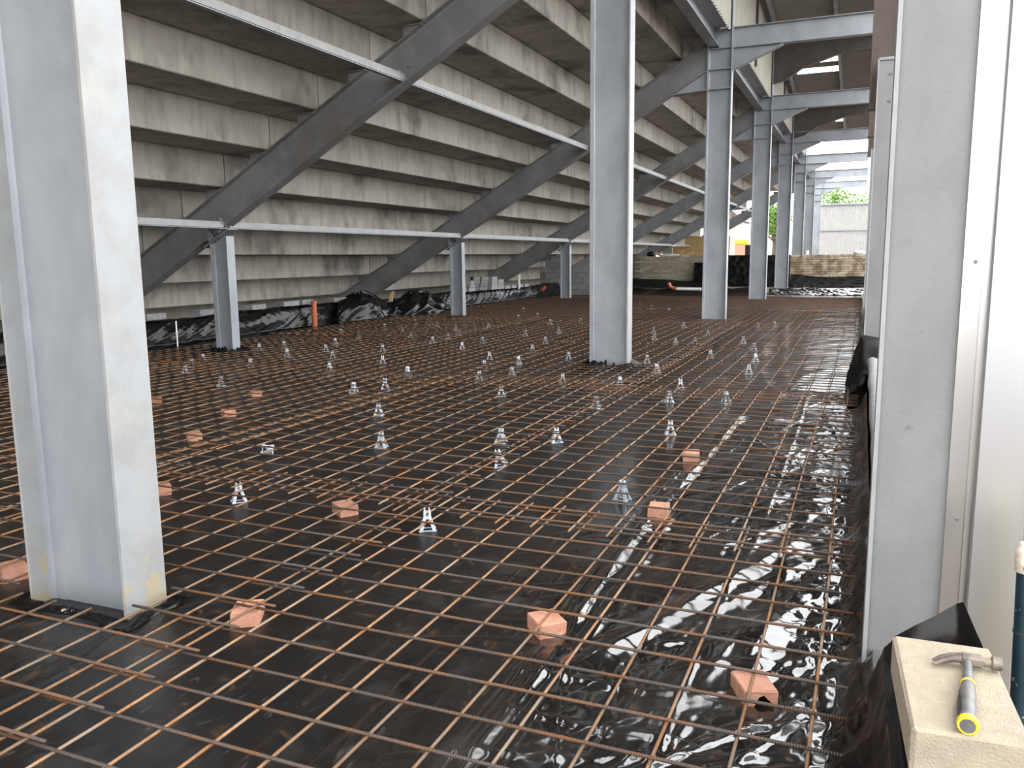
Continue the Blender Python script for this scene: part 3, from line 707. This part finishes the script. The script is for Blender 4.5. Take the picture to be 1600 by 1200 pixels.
BR = [((-.264, 2.66), .45, 'notch', 'half brick with a V-shaped notch, nearest the cream block'), ((-1.073, 2.87), .75, 'plain', 'pale half brick in the foreground beside the long bright fold'),
      ((-2.238, 2.52), .55, 'plain', 'broken half brick just right of the nearest column foot'), ((-2.686, 3.88), .95, 'plain', 'half brick lying between two bar chairs in the left middle ground'),
      ((-.993, 4.48), .1, 'plain', 'small upright half brick at the far end of the bright fold'), ((-1.069, 5.84), .15, 'plain', 'pale half brick half hidden by glare, below the central column'),
      ((-4.99, 5.12), .9, 'plain', 'nearest of three half bricks in a row right of the nearest column'), ((-5.47, 6.07), 1.0, 'plain', 'middle one of three half bricks in a row behind the nearest column'),
      ((-5.965, 7.05), .9, 'plain', 'farthest of three half bricks in a row, near the first short post'), ((-6.693, 6.38), .8, 'plain', 'half brick partly hidden by the right edge of the nearest column, high up'),
      ((-4.025, 3.82), .9, 'plain', 'half brick peeping out low beside the right flange of the nearest column'), ((-3.592, 2.50), 1.1, 'plain', 'half brick at the left picture edge beside the nearest column')]
for k, ((x, y), rz, kd, lab) in enumerate(BR):
    tag(link('half_brick', half_brick(kd, k), None, (x, y, -.002), (0, 0, rz)), lab, 'brick', 'half bricks propping the mesh')

# ------------------------------------------------------------------ bar chairs (plastic spacers)
def chair_mesh():
    mb = MB()
    for sx in (-1, 1):
        for sy in (-1, 1):
            b = Vector((sx*.032, sy*.026, .004)); c = Vector((sx*.012, sy*.010, .066))
            mb.prism([(b.x-.008, b.y-.005, 0), (b.x+.008, b.y-.005, 0), (b.x+.008, b.y+.005, 0), (b.x-.008, b.y+.005, 0)], (0, 0, .004), (c.x-b.x, c.y-b.y, c.z))
            mb.box((sx*.032-.011, sy*.026-.008, 0), (sx*.032+.011, sy*.026+.008, .006))
    for sy in (-1, 1): mb.box((-.032, sy*.026-.003, 0), (.032, sy*.026+.003, .005))
    for sx in (-1, 1): mb.box((sx*.032-.003, -.026, 0), (sx*.032+.003, .026, .005))
    # head: a frame around a round eye, with two horns on top
    for sy in (-1, 1):
        ring = []; N_ = 10
        for k in range(N_):
            a = 2*math.pi*k/N_
            ring.append((math.cos(a), math.sin(a)))
        vs = []; fs = []
        for rad, in ((1,), (0,)):
            for yy in (sy*.008, sy*.014):
                for cx, sz in ring:
                    if rad: vs.append((max(-.018, min(.018, cx*.025)), yy, .078+max(-.018, min(.018, sz*.024))))
                    else: vs.append((cx*.008, yy, .080+sz*.008))
        for k in range(N_):
            k2 = (k+1) % N_
            fs += [(k, k2, 2*N_+k2, 2*N_+k), (N_+k, 3*N_+k, 3*N_+k2, N_+k2), (k, N_+k, N_+k2, k2), (2*N_+k, 2*N_+k2, 3*N_+k2, 3*N_+k)]
        mb.add(vs, fs)
    for sx in (-1, 1):
        mb.box((sx*.014-.004, -.014, .050), (sx*.014+.004, .014, .070))
        mb.prism([(sx*.005, 0, .092), (sx*.017, 0, .092), (sx*.014, 0, .112), (sx*.009, 0, .112)], (0, -.012, 0), (0, .012, 0))
    me = mb.mesh('bar_chair'); me.materials.append(M['plastic']); return me
CH = chair_mesh()
def ground_pt(px, py):
    d = fw+rt*((px-800)/F_PX)-up*((py-600)/F_PX); t_ = -CAM_H/d.z
    return d.x*t_, d.y*t_
NEAR = {(668, 829): 'largest bar chair, right of the foreground mesh laps', (374, 785): 'bar chair standing right of the nearest column, left middle ground', (783, 693): 'rear one of two bar chairs in line at the picture centre', (783, 730): 'front one of two bar chairs in line at the picture centre',
        (869, 692): 'bar chair leaning on a doubled bar, right of the centre pair', (596, 700): 'bar chair in front of another, left of the picture centre', (592, 650): 'bar chair behind another, left of the picture centre', (418, 711): 'bar chair toppled on its side in the left middle ground',
        (972, 782): 'grey bar chair just left of the small upright half brick', (1047, 680): 'dark bar chair up and left of the glare-lit half brick', (931, 639): 'bar chair below the foot of the central column', (1045, 630): 'bar chair to the lower right of the central column',
        (1134, 631): 'dark bar chair at the edge of the glare, right of the central column', (1308, 745): 'shadowed bar chair on the last lengthwise bar by the right wall', (553, 615): 'stout bar chair left of the central column, on a sheet lap', (602, 608): 'slim bar chair right beside the stout one',
        (346, 604): 'bar chair above the three half bricks in a row', (783, 620): 'bar chair lower left of the central column foot'}
FAR = [(637, 588), (598, 551), (515, 582), (392, 574), (405, 548), (444, 545), (449, 558), (524, 540), (509, 550), (520, 561), (598, 569), (601, 516), (627, 517), (642, 529), (649, 508), (674, 508), (683, 512), (712, 517), (717, 524), (722, 546), (676, 537), (533, 524), (754, 538), (765, 563), (757, 577), (810, 570), (832, 551), (852, 538), (821, 526), (873, 521), (888, 563), (800, 589), (749, 595), (879, 600), (763, 513),
       (968, 605), (1011, 568), (1026, 584), (1063, 609), (1170, 585), (1180, 566), (1178, 549), (1110, 560), (1022, 531), (1021, 522), (1055, 538), (1086, 538), (1106, 525), (1161, 537), (1185, 515), (1068, 512), (810, 500), (840, 497), (818, 488), (700, 530), (560, 530), (735, 503), (1000, 478), (1018, 484), (1045, 489), (1210, 512), (907, 506), (860, 508), (300, 575), (318, 566), (290, 585)]
def put_chair(px, py, lab, grp):
    x, y = ground_pt(px, py); rot = (0, 0, random.uniform(-.6, .6)+.35); z = .004
    if (px, py) == (418, 711): rot = (1.45, .2, .9); z = .045
    if (px, py) == (783, 730): rot = (.1, -.22, .3); z = .01
    o = link('bar_chair', CH, None, (x, y, z), rot); o.scale = (1.1, 1.1, 1.08); tag(o, lab, 'bar chair', grp)
for (px, py), lab in NEAR.items(): put_chair(px, py, lab+'', 'bar chairs standing in the mesh')
zones = {}
for px, py in FAR:
    x, y = ground_pt(px, py)
    if y > 17: key = 'tiny bar chair beyond the third column'
    elif px > 985: key = 'small bar chair right of the central column'
    elif px > 640: key = f'small pale bar chair left of the central column, {"nearer" if py > 545 else "farther"} half'
    else: key = f'small pale bar chair before the first post, {"nearer" if py > 549 else "farther"} half'
    zones.setdefault(key, []).append((px, py))
for key, pts in zones.items():
    for n_, (px, py) in enumerate(sorted(pts)):
        put_chair(px, py, f'{key}, {ORD[n_]} from the left', 'bar chairs standing in the mesh')

# ------------------------------------------------------------------ draped polythene on the left wall
def drape_left():
    t_ = np.linspace(0, 1, 60); ys = np.arange(2.5, 30.5, .035)
    T, Y = np.meshgrid(t_, ys)
    prof_x = np.interp(t_, [0, .12, .2, .26, .68, .78, 1], [-11.06, -11.0, -10.88, -10.82, -10.74, -10.66, -10.25])
    prof_z = np.interp(t_, [0, .12, .2, .26, .68, .78, 1], [.36, .46, .475, .44, .07, .02, .012])
    X = np.broadcast_to(prof_x, T.shape).copy(); Z = np.broadcast_to(prof_z, T.shape).copy()
    slack = np.sin(np.clip((T-.2)/.55, 0, 1)*math.pi)
    n = .10*vnoise(Y*.7+T*1.0, T*1.5, 71)+.035*np.maximum(ridged(Y*1.7+T*3.5, T*1.2+Y*.2, 72), .55)+.018*np.maximum(ridged(Y*4-T*6, T*2, 73), .6)+.010*np.maximum(ridged(Y*8+T*9, T*3, 78), .55)
    X += slack*n+.02*slack; Z += .03*vnoise(Y*3, T*4, 75)*(T > .1)+.012*np.maximum(ridged(Y*4, T*6, 76), .4)
    sag = .06*np.clip(vnoise(Y*.7, T*0+1, 77)*2, -1, .5)*np.clip(1-np.abs(T-.2)/.25, 0, 1); Z += sag
    Z = np.maximum(Z, .014)
    o = grid_obj('polythene_drape', X, Y, Z, 'poly_drape')
    tag(o, 'black polythene draped over the low wall behind the short posts', 'sheet')
drape_left()
# white tape strip
tag(MB().box((-10.62, 10.66, .02), (-10.61, 10.685, .46)).build('white_tape', 'white'), 'thin white tape hanging down the draped sheet near the nearest column', 'tape')
# loose blocks along the wall top
WB = [(10.40, .45), (11.55, .45), (12.95, .46), (13.95, .47), (14.50, .47), (15.68, .46)]
lab_b = ['first grey block on the draped wall, beside the nearest column', 'second block on the draped wall, just left of the first short post', 'third block on the draped wall, just right of the first short post', 'fourth block on the draped wall, left of the orange pipe', 'block directly beside the orange pipe top', 'sixth block on the draped wall, right of the orange pipe']
one = MB().box((-.1075, -.22, 0), (.1075, .22, .10), .004).mesh('concrete_block'); one.materials.append(M['block'])
for k, (y, z) in enumerate(WB):
    tag(link('concrete_block', one, None, (-10.84+random.uniform(-.02, .02), y, z+.05), (0, 0, random.uniform(-.12, .12))), lab_b[k], 'block', 'loose blocks on the draped wall')
# heap of bundled polythene
def lump(cx, cy, rx, ry, rz, seed, label, z0=0.0):
    u = np.linspace(0, 2*math.pi, 90); v = np.linspace(.02, math.pi*.62, 50); U, V = np.meshgrid(u, v)
    a = np.cos(U); b = np.sin(U)
    n = .22*vnoise(a*1.6+5, b*1.6+V*1.3+5, seed)+.08*np.maximum(ridged(a*1.8+V*1.4+9, b*1.8+9, seed+1), 0)+.03*np.maximum(ridged(a*4+V*2.4+9, b*4+V*2+9, seed+2), .2)
    R = .86+n
    X = cx+rx*R*np.sin(V)*a; Y = cy+ry*R*np.sin(V)*b; Z = z0+rz*R*(np.cos(V)+.25)/1.25
    tag(grid_obj('polythene_bundle', X, Y, np.maximum(Z, .01), 'poly_drape'), label, 'sheet bundle', 'bundled polythene')
lump(-10.65, 16.3, .50, 1.15, .72, 80, 'smooth swelling bundle of black polythene at the foot of the second raker')
lump(-10.35, 18.55, .50, 1.25, .66, 90, 'crumpled heap of black polythene left of the second short post')
lump(-10.6, 17.5, .35, .5, .45, 97, 'small fold of black polythene between the two bundles')
tag(MB().prism([(0, 0, 0), (.10, 0, .02), (.12, 0, .16), (.18, 0, .24), (.12, 0, .27), (.04, 0, .19), (.02, 0, .1)], (-10.45, 17.25, .42), (-10.45, 17.28, .42)).build('timber_offcut', 'wood'),
    'pale splintered timber offcut sticking up from the polythene heap', 'timber')
# orange upright pipe
t = thing('drain_pipe', (-10.60, 14.5, 0), 'upright orange drain pipe in front of the draped wall', 'pipe')
MB().tube([(-10.60, 14.5, -.02), (-10.60, 14.5, .60)], .056, 24).build('pipe_body', 'orange', t, smooth=.7)
MB().tube([(-10.60, 14.5, .545), (-10.60, 14.5, .60)], .062, 24).build('socket_rim', 'orange', t, smooth=.7)
# stacked blocks behind the second post
ST = []
for (y, n, lab) in ((21.75, 3, 'left stack'), (22.35, 3, 'second stack')):
    for c in range(n): ST.append((-10.75, y, .47+.105*c, .12*c, f'grey block, {["bottom", "middle", "top"][c]} of the {lab} beside the second short post'))
for j, y in enumerate((23.0, 23.25)):
    for c in range(4): ST.append((-10.85+.1*j, y+.12*j, .47+.105*c, .1*c+.4, f'grey block, {["bottom", "second", "third", "top"][c]} of the {["dark rear", "tall front"][j]} stack left of the long pile'))
for j, y in enumerate((24.0, 24.5)):
    for c in range(4 if j == 0 else 3): ST.append((-10.75, y, .46+.102*c, .03*c-.05, f'grey block, {["bottom", "second", "third", "top"][c]} course at the {["near", "far"][j]} end of the long pile'))
for j, y in enumerate((25.2, 25.75, 26.35, 26.9)):
    ST.append((-10.82, y, .44, .05, f'{ORD[j]} single block in the row leading to the block partition'))
for x, y, z, rz, lab in ST:
    tag(link('concrete_block', one, None, (x, y, z), (0, 0, rz)), lab, 'block', 'stacked blocks behind the second short post')
tag(MB().box((-10.70, 26.05, .40), (-10.64, 26.10, .88), .004).build('marker_stake', 'white'), 'white stake standing in the row of single blocks', 'stake')
tag(MB().tube([(-10.3, 27.2, .30), (-10.28, 27.25, .33), (-10.2, 27.3, .40), (-10.22, 27.35, .46)], [.02, .06, .055, .02], 10).build('red_cap', 'red'), 'small red plastic cap on the draped sheet near the third short post', 'cap')
# grey block partition
wp = thing('wall_partition', (-10.2, 30.5, 0), 'half-built grey block partition behind the third short post', 'wall', kind='structure')
MB().box((-11.55, 30.42, 0), (-9.15, 30.58, 1.05)).build('core', 'mortar', wp)
bm2 = MB().box((-.216, -.10, 0), (.216, .10, .205), .005).mesh('block'); bm2.materials.append(M['block'])
for c in range(8):
    n = 5 if c < 5 else (2 if c < 7 else 1)
    for k in range(n):
        x = -11.33+k*.44+(c % 2)*.22
        if x < -6.9: link('block', bm2, wp, (x+10.2, 0, c*.215))
for k, (x, w_, h) in enumerate([(-9.75, .2, .09), (-9.45, .12, .1)]):
    tag(MB().box((x, 30.4, 1.08), (x+w_, 30.6, 1.08+h), .006).build('block_offcut', 'block'), ['wide pale block offcut on top of the partition', 'small pale block offcut on top of the partition'][k], 'block', 'offcuts on the partition')
tag(MB().tube([(-9.32, 30.5, 1.075), (-9.32, 30.5, 1.2), (-9.32, 30.5, 1.22), (-9.30, 30.5, 1.36)], [.1, .1, .07, .08], 12).build('white_bucket', 'white'), 'white tub standing on top of the block partition', 'tub')

# ------------------------------------------------------------------ far brick wall
wb = thing('wall_back', (-5, 40, 0), 'low buff brick wall across the far end of the floor', 'wall', kind='structure')
MB().box((-11, 40.03, 0), (.3, 40.2, 1.42)).build('core', 'mortar', wb)
bk = MB().box((-.216, -.05, 0), (.216, .05, .098), .004).mesh('brick'); bk.materials.append(M['buff'])
bk2 = bk.copy(); bk2.materials.clear(); bk2.materials.append(M['buff_mud'])
for c in range(13):
    for k in range(10):
        x = -10.0+k*.44+(c % 2)*.22
        if x < -5.9: link('brick', bk, wb, (x+5, .03+random.uniform(-.006, .006), .02+c*.109))
    for k in range(8):
        x = -3.2+k*.44+(c % 2)*.22
        if x < .2: link('brick', bk2, wb, (x+5, .03+random.uniform(-.012, .012), .02+c*.109))
def far_sheet(name, x0, x1, y, ztop, zamp, seed, label, lean=.5):
    s_ = np.linspace(0, 1, 30); xs = np.arange(x0, x1, .05); S, X = np.meshgrid(s_, xs)
    zt = ztop+zamp*vnoise(X*.6, X*0+2, seed)*2
    Z = zt*(1-S); Yv = y-lean*S-.10*np.maximum(ridged(X*1.6+S, S*3, seed+1), .2)-.05*vnoise(X*6, S*6, seed+2)
    tag(grid_obj(name, X, Yv, Z+.012, 'poly_matte'), label, 'sheet', 'polythene hung on the far wall')
far_sheet('polythene_drape', -2.95, .25, 39.9, .48, .12, 101, 'black polythene hanging along the base of the muddy brick wall', .9)
far_sheet('polythene_drape', -6.2, -2.95, 39.7, 1.43, .03, 111, 'tall black polythene curtain between the third and fifth columns', .25)
far_sheet('polythene_drape', -7.3, -6.1, 39.75, 1.12, .02, 121, 'black polythene square hung on the buff brick wall', .2)
far_sheet('polythene_drape', -11, -6.5, 39.6, .34, .12, 131, 'black polythene skirt along the buff brick wall', 1.6)
# raised black berm of sheet before the far wall
xs = np.arange(-9.05, -3.2, .05); ss = np.linspace(-1, 1, 30); S, X = np.meshgrid(ss, xs)
Zb = .30*np.exp(-(S*1.7)**2)*(1+.5*vnoise(X*1.2, S*2, 141))+.03*vnoise(X*6, S*8, 142)
tag(grid_obj('polythene_berm', X, 31.0+S*1.1+.1*vnoise(X*2, S*2, 143), np.maximum(Zb, .012), 'poly_drape'), 'long low ridge of black polythene across the far end of the mesh', 'sheet')
# glossy crumpled strip on the right
xs = np.arange(-3.2, .1, .03); ss = np.linspace(-1, 1, 60); S, X = np.meshgrid(ss, xs)
Zb = .10*np.exp(-(S*1.6)**2)*(1+.8*vnoise(X*3, S*3, 151))+.10*np.maximum(ridged(X*2.5+S, S*3+X, 152), .2)*np.exp(-S**2)+.03*vnoise(X*9, S*9, 153)
tag(grid_obj('polythene_roll', X, 33.0+S*1.6, np.maximum(Zb, .012), 'poly'), 'crumpled shiny strip of polythene at the foot of the fifth column', 'sheet')
# orange pipe bend with white pipe lying on the ridge
t = thing('pipe_bend', (-6.3, 30.2, .20), 'orange pipe bend joined to a white pipe lying on the black ridge', 'pipe')
MB().tube([(-6.47, 30.2, .48), (-6.45, 30.2, .40), (-6.38, 30.2, .32), (-6.28, 30.2, .275), (-6.18, 30.2, .26)], .065, 14).build('bend', 'orange', t, smooth=.7)
MB().tube([(-6.18, 30.2, .26), (-5.3, 30.25, .25)], .055, 14).build('white_pipe', 'white', t, smooth=.7)
# clutter on the far wall
def bag(x, y, z, sx, sy, sz, m, name, label, cat, seed):
    u = np.linspace(0, 2*math.pi, 24); v = np.linspace(.01, math.pi-.01, 14); U, V = np.meshgrid(u, v)
    R = 1+.5*vnoise(np.cos(U)*2+4, np.sin(U)*2+V*2+4, seed)
    tag(grid_obj(name, x+sx*R*np.sin(V)*np.cos(U), y+sy*R*np.sin(V)*np.sin(U), z+sz*.8+sz*R*np.cos(V), m), label, cat)
bag(-8.55, 40.1, 1.42, .45, .1, .07, 'white', 'plastic_bag', 'white plastic bag lying along the top of the buff brick wall', 'bag', 161)
bag(-9.5, 40.1, 1.42, .18, .1, .13, 'poly_drape', 'black_sack', 'small black sack on the left end of the buff brick wall', 'sack', 162)
bag(-.15, 40.1, 1.42, .25, .1, .09, 'white', 'plastic_bag', 'white bundle on the right end of the muddy brick wall', 'bag', 163)
for k, (x, a, lab) in enumerate([(-9.1, .5, 'tilted pale timber piece on the buff brick wall left of the white bag'), (-7.6, -.4, 'pale timber wedge on the buff brick wall right of the white bag')]):
    tag(MB().box((x-.2, 40.05, 1.46), (x+.2, 40.12, 1.58), .01, Matrix.Rotation(a, 3, 'Y')).build('timber_piece', 'wood'), lab, 'timber')
tag(MB().tube([(-2.35, 40.1, 1.42), (-2.35, 40.1, 1.62)], [.09, .10], 14).build('white_tub', 'white'), 'white tub on the muddy brick wall beside the farthest column', 'tub')
# plywood sheets and block pier at the far end of the stand
for k in range(5):
    x = -12.9+k*1.23
    tag(MB().box((x, 47+.02*k, .0), (x+1.2, 47.03+.02*k, min(2.5+.12*(k % 2), SZ(math.ceil((x-SX(0))/STEP))-.06))).build('plywood_sheet', 'ply'), f'ochre plywood sheet standing at the far end of the stand, {ORD[k]} from the left', 'plywood', 'plywood sheets at the far end')
tag(MB().box((-5.55, 44.0, 0), (-5.3, 44.3, 1.95), .01).build('dark_stake', 'dark_iron'), 'black square stub standing above the black curtain', 'stub')
t = thing('brick_pallet', (-7.8, 60, 0), 'pallet of orange bricks under a yellow cover outside the far end', 'pallet')
MB().box((-8.2, 59.5, .0), (-7.0, 60.5, 2.16), .02).build('brick_pack', 'brick', t); MB().box((-8.25, 59.45, 2.16), (-7.35, 60.5, 2.48), .05).build('cover', 'yellow', t)
MB().box((-8.3, 59.4, -.22), (-6.9, 60.6, 0)).build('pallet_base', 'wood', t)
t = thing('house', (-14.5, 94, -.2), 'pale house glimpsed beyond the far end, left of the tree', 'house')
MB().box((-17.5, 92, -.2), (-12.0, 98, 5.0)).build('wall', 'white_sheet', t)
MB().prism([(-17.8, 0, 4.95), (-11.7, 0, 4.95), (-14.75, 0, 7.6)], (0, 91.7, 0), (0, 98.3, 0)).build('roof', 'brown', t)
for x in (-16.3, -14.2):
    w1 = MB().box((x, 91.93, 2.3), (x+1.1, 92.0, 3.6)).build('window', 'white', t); MB().box((x+.08, 91.90, 2.38), (x+1.02, 91.935, 3.52)).build('pane', 'dark_iron', w1)
tag(MB().box((-4.0, 64, -.22), (-1.5, 67, 2.0), .2).build('spoil_heap', 'soil'), 'mound of orange earth outside the far end', 'heap')

# white corrugated wall beyond
t = thing('corrugated_wall', (-2, 63, 0), 'white corrugated sheet wall beyond the far end', 'wall', 'far corrugated wall')
x = -3.1
while x < .7:
    mb = MB()
    for k in range(5):
        a = x+k*.2
        mb.prism([(a, 63, 0), (a+.10, 63, 0), (a+.13, 62.95, 0), (a+.17, 62.95, 0), (a+.2, 63, 0), (a+.2, 63.02, 0), (a, 63.02, 0)], (0, 0, -.22), (0, 0, 4.82))
    mb.build('corrugated_panel', 'white_sheet', t); x += 1.0
MB().box((-3.15, 62.88, 3.03), (.9, 62.94, 3.13)).build('rail', 'galv', t)
MB().box((-3.15, 62.85, 4.80), (.9, 63.05, 4.92)).build('capping', 'galv', t)

# trees
def tree(x, y, h, r, seed, label):
    t = thing('tree', (x, y, -.2), label, 'tree', 'trees beyond the site')
    g = np.random.default_rng(seed)
    MB().tube([(x, y, -.2), (x+.1, y, h*.35), (x, y+.1, h*.6), (x+.2, y, h*.85)], [.25, .2, .13, .04], 8).build('trunk', 'bark', t)
    for k in range(6):
        a = g.uniform(0, 6.28); z = h*g.uniform(.35, .65)
        MB().tube([(x, y, z), (x+math.cos(a)*r*.4, y+math.sin(a)*r*.4, z+r*.35), (x+math.cos(a)*r*.75, y+math.sin(a)*r*.75, z+r*.5)], [.09, .06, .02], 6).build('branch', 'bark', t)
    n = 5200; cl = g.normal(0, 1, (40, 3)); cl /= np.linalg.norm(cl, axis=1)[:, None]; cl *= g.uniform(.45, 1, (40, 1))
    c = cl[g.integers(0, 40, n)]*np.array([r, r, r*.85])+g.normal(0, r*.16, (n, 3))+np.array([x, y, h*.68])
    s_ = g.uniform(.07, .16, (n, 1)); a = g.normal(0, 1, (n, 3)); a /= np.linalg.norm(a, axis=1)[:, None]
    b = np.cross(a, g.normal(0, 1, (n, 3))); b /= np.linalg.norm(b, axis=1)[:, None]
    V = np.stack([c-a*s_, c-b*s_*.5, c+a*s_, c+b*s_*.5], 1).reshape(-1, 3)-np.array([x, y, -.2])
    me = bpy.data.meshes.new('foliage'); me.from_pydata(V.tolist(), [], [(4*i, 4*i+1, 4*i+2, 4*i+3) for i in range(n)]); me.materials.append(M['leaf'])
    o = link('foliage', me, t); o['kind'] = 'stuff'
tree(-2.6, 76, 7.2, 2.6, 1, 'leafy green tree above the left end of the white corrugated wall')
tree(1.2, 84, 7.2, 2.7, 2, 'leafy green tree above the right end of the white corrugated wall')
tree(-7.4, 78, 6.6, 1.7, 3, 'green tree glimpsed between the fourth and fifth columns')

# ------------------------------------------------------------------ right foreground: drape, cream block, hammer
def drape_right():
    s_ = np.linspace(0, 1, 120); u_ = np.linspace(0, 1, 150); S, U = np.meshgrid(s_, u_)
    k = [0, .12, .40, .50, .58, .80, 1]
    Ymax = np.interp(S, [0, .45, .56, .78, 1], [2.84, 2.36, 2.31, 2.31, 2.20]); Y = .9+(Ymax-.9)*U
    X = np.interp(S, k, [-.03, .015, .085, .105, .125, .28, .345]); Z = np.interp(S, k, [.012, .05, .28, .372, .386, .386, .37])
    end = np.clip((U-.72)/.28, 0, 1)**1.5                # foot swings in to the large post
    X = X+end*np.interp(S, [0, .4, 1], [.085, .0, .0])
    flap = np.clip((U-.965)/.035, 0, 1)*np.interp(S, [0, .45, .56, .80, .92, 1], [0, .0, .04, .175, .11, .05]); Z = Z+flap
    slack = np.sin(np.clip(S/.52, 0, 1)*math.pi)
    X = X-slack*(.035*vnoise(Y*4+S*2, S*4, 171)+.045*np.maximum(ridged(Y*3.4+S*3, S*2, 172), .35)+.02*np.maximum(ridged(Y*8-S*4, S*3, 174), .4)-.02)
    Z = np.maximum(Z+.006*vnoise(Y*7, S*9, 173), .008)
    tag(grid_obj('polythene_drape', X, Y, Z, 'poly_drape'), 'black polythene falling in folds from under the cream block', 'sheet')
drape_right()
cb = MB().box((-.1075, -.22, 0), (.1075, .22, .10), .006)
rb = random.Random(3); cb.v = [(x+rb.uniform(-.003, .003), y+rb.uniform(-.003, .003), z+rb.uniform(-.0015, .0015)) for x, y, z in cb.v]
me = cb.mesh('cream_block'); me.materials.append(M['cream'])
BC = Vector((.234, 1.965, .398))
tag(link('cream_block', me, None, BC, (0, 0, -math.atan2(.02, .44)*-1.2)), 'cream concrete block with a hammer on top, bottom right corner', 'block')
zt = .5015
t = thing('claw_hammer', (.262, 1.93, zt), 'worn claw hammer with black and yellow grip lying on the cream block', 'hammer')
hp = Vector((.268, 2.055, zt+.016)); be = Vector((.236, 1.742, zt+.018))
ax = (be-hp).normalized()
# head: face, neck, cheek, curved split claw
MB().tube([(.338, 2.062, zt+.016), (.334, 2.062, zt+.016), (.318, 2.061, zt+.016), (.314, 2.061, zt+.016), (.296, 2.06, zt+.016)], [.0135, .0155, .0155, .011, .010], 14).build('striking_face', 'steel_tool', t, smooth=.6)
MB().box((.252, 2.044, zt+.004), (.300, 2.074, zt+.029), .005).build('cheek', 'steel_tool', t)
for sgn in (-1, 1):
    MB().tube([(.256, 2.060+sgn*.004, zt+.018), (.235, 2.058+sgn*.006, zt+.017), (.214, 2.050+sgn*.009, zt+.012), (.196, 2.040+sgn*.011, zt+.007)], [.011, .009, .007, .003], 8).build('claw_prong', 'steel_tool', t, smooth=.8)
def along(s_): return hp+ax*s_
MB().tube([along(.0), along(.04), along(.115), along(.125)], [.010, .0095, .0125, .0125], 12).build('shaft', 'grey_grip', t, smooth=.8)
gr = MB().tube([along(.118), along(.135), along(.20), along(.26), along(.295)], [.0125, .015, .0165, .0155, .018], 14).build('grip', 'grey_grip', t, smooth=.8)
MB().tube([along(.16)+Vector((-.008, 0, .0)), along(.22)+Vector((-.009, 0, .0)), along(.285)+Vector((-.008, 0, 0))], [.009, .0115, .011], 10).build('grip_inlay', 'rubber', gr, smooth=.8)
MB().tube([along(.122), along(.127)], .0155, 16).build('yellow_ring', 'yellow', t, smooth=.7)
MB().tube([along(.292), along(.300), along(.308)], [.0195, .021, .019], 16).build('yellow_rim', 'yellow', t, smooth=.7)
MB().tube([along(.306), along(.3095)], .0145, 14).build('butt_cap', 'grey_grip', t)

# outside the wall line at the right edge
t = thing('blue_pole', (.46, 2.5, 0), 'blue painted steel pole with a pale clamp fitting at the right edge', 'pole')
MB().tube([(.470, 2.5, -.2), (.454, 2.5, .30), (.446, 2.5, .60)], .022, 16).build('shaft', 'blue', t, smooth=.8)
MB().tube([(.446, 2.5, .595), (.445, 2.5, .625), (.443, 2.5, .66), (.442, 2.5, .675)], [.026, .027, .026, .014], 16).build('fitting', 'brass', t, smooth=.7)
MB().tube([(.444, 2.478, .61), (.444, 2.470, .61)], .009, 8).build('clamp_bolt', 'bolt', t)
MB().tube([(.4508, 2.5, .42), (.4506, 2.5, .428)], .0235, 14).build('ring', 'dark_iron', t)
tag(MB().tube([(.485, 2.56, -.2), (.475, 2.56, .70)], .012, 10).build('yellow_rod', 'yellow'), 'thin yellow rod behind the blue pole', 'rod')
for k in range(6):
    x = .52+k*.10+random.uniform(-.03, .03); y = 3.0+(k % 3)*.3+random.uniform(-.05, .05)
    tag(link('rubble_brick', half_brick('plain', 300+k), None, (x, y, -.22+.058*(k % 2)), (0, 0, random.uniform(0, 3))), f'broken red brick in the rubble behind the blue pole, {ORD[k]} from the left', 'brick', 'rubble outside the right wall')

# turned-up black sheet and rolled grey insulation at the foot of the bolted post
ys = np.linspace(8.6, 10.5, 60); ss = np.linspace(0, 1, 50); S, Y = np.meshgrid(ss, ys)
hump = np.exp(-((Y-9.75)/.55)**4)
X = np.interp(S, [0, .5, .75, 1], [-.10, .0, .06, .34])+.05*vnoise(Y*3, S*4, 181)-.05*hump*np.sin(S*math.pi)
Z = np.interp(S, [0, .5, .75, 1], [.01, .30, .56, .50])*(.55+.45*hump)+.03*vnoise(Y*5, S*5, 182)
tag(grid_obj('polythene_drape', X, Y, np.maximum(Z, .012), 'poly_matte'), 'black polythene turned up around the foot of the bolted post', 'sheet')
pts = [(.135, 4.2+.5*k, .40+.012*math.sin(k*1.7)) for k in range(10)]
tag(MB().tube(pts, [.045+.006*math.sin(k*2.3) for k in range(10)], 14).build('membrane_roll', 'block', smooth=.9), 'grey rolled membrane lying on the right wall beside the large post', 'roll')
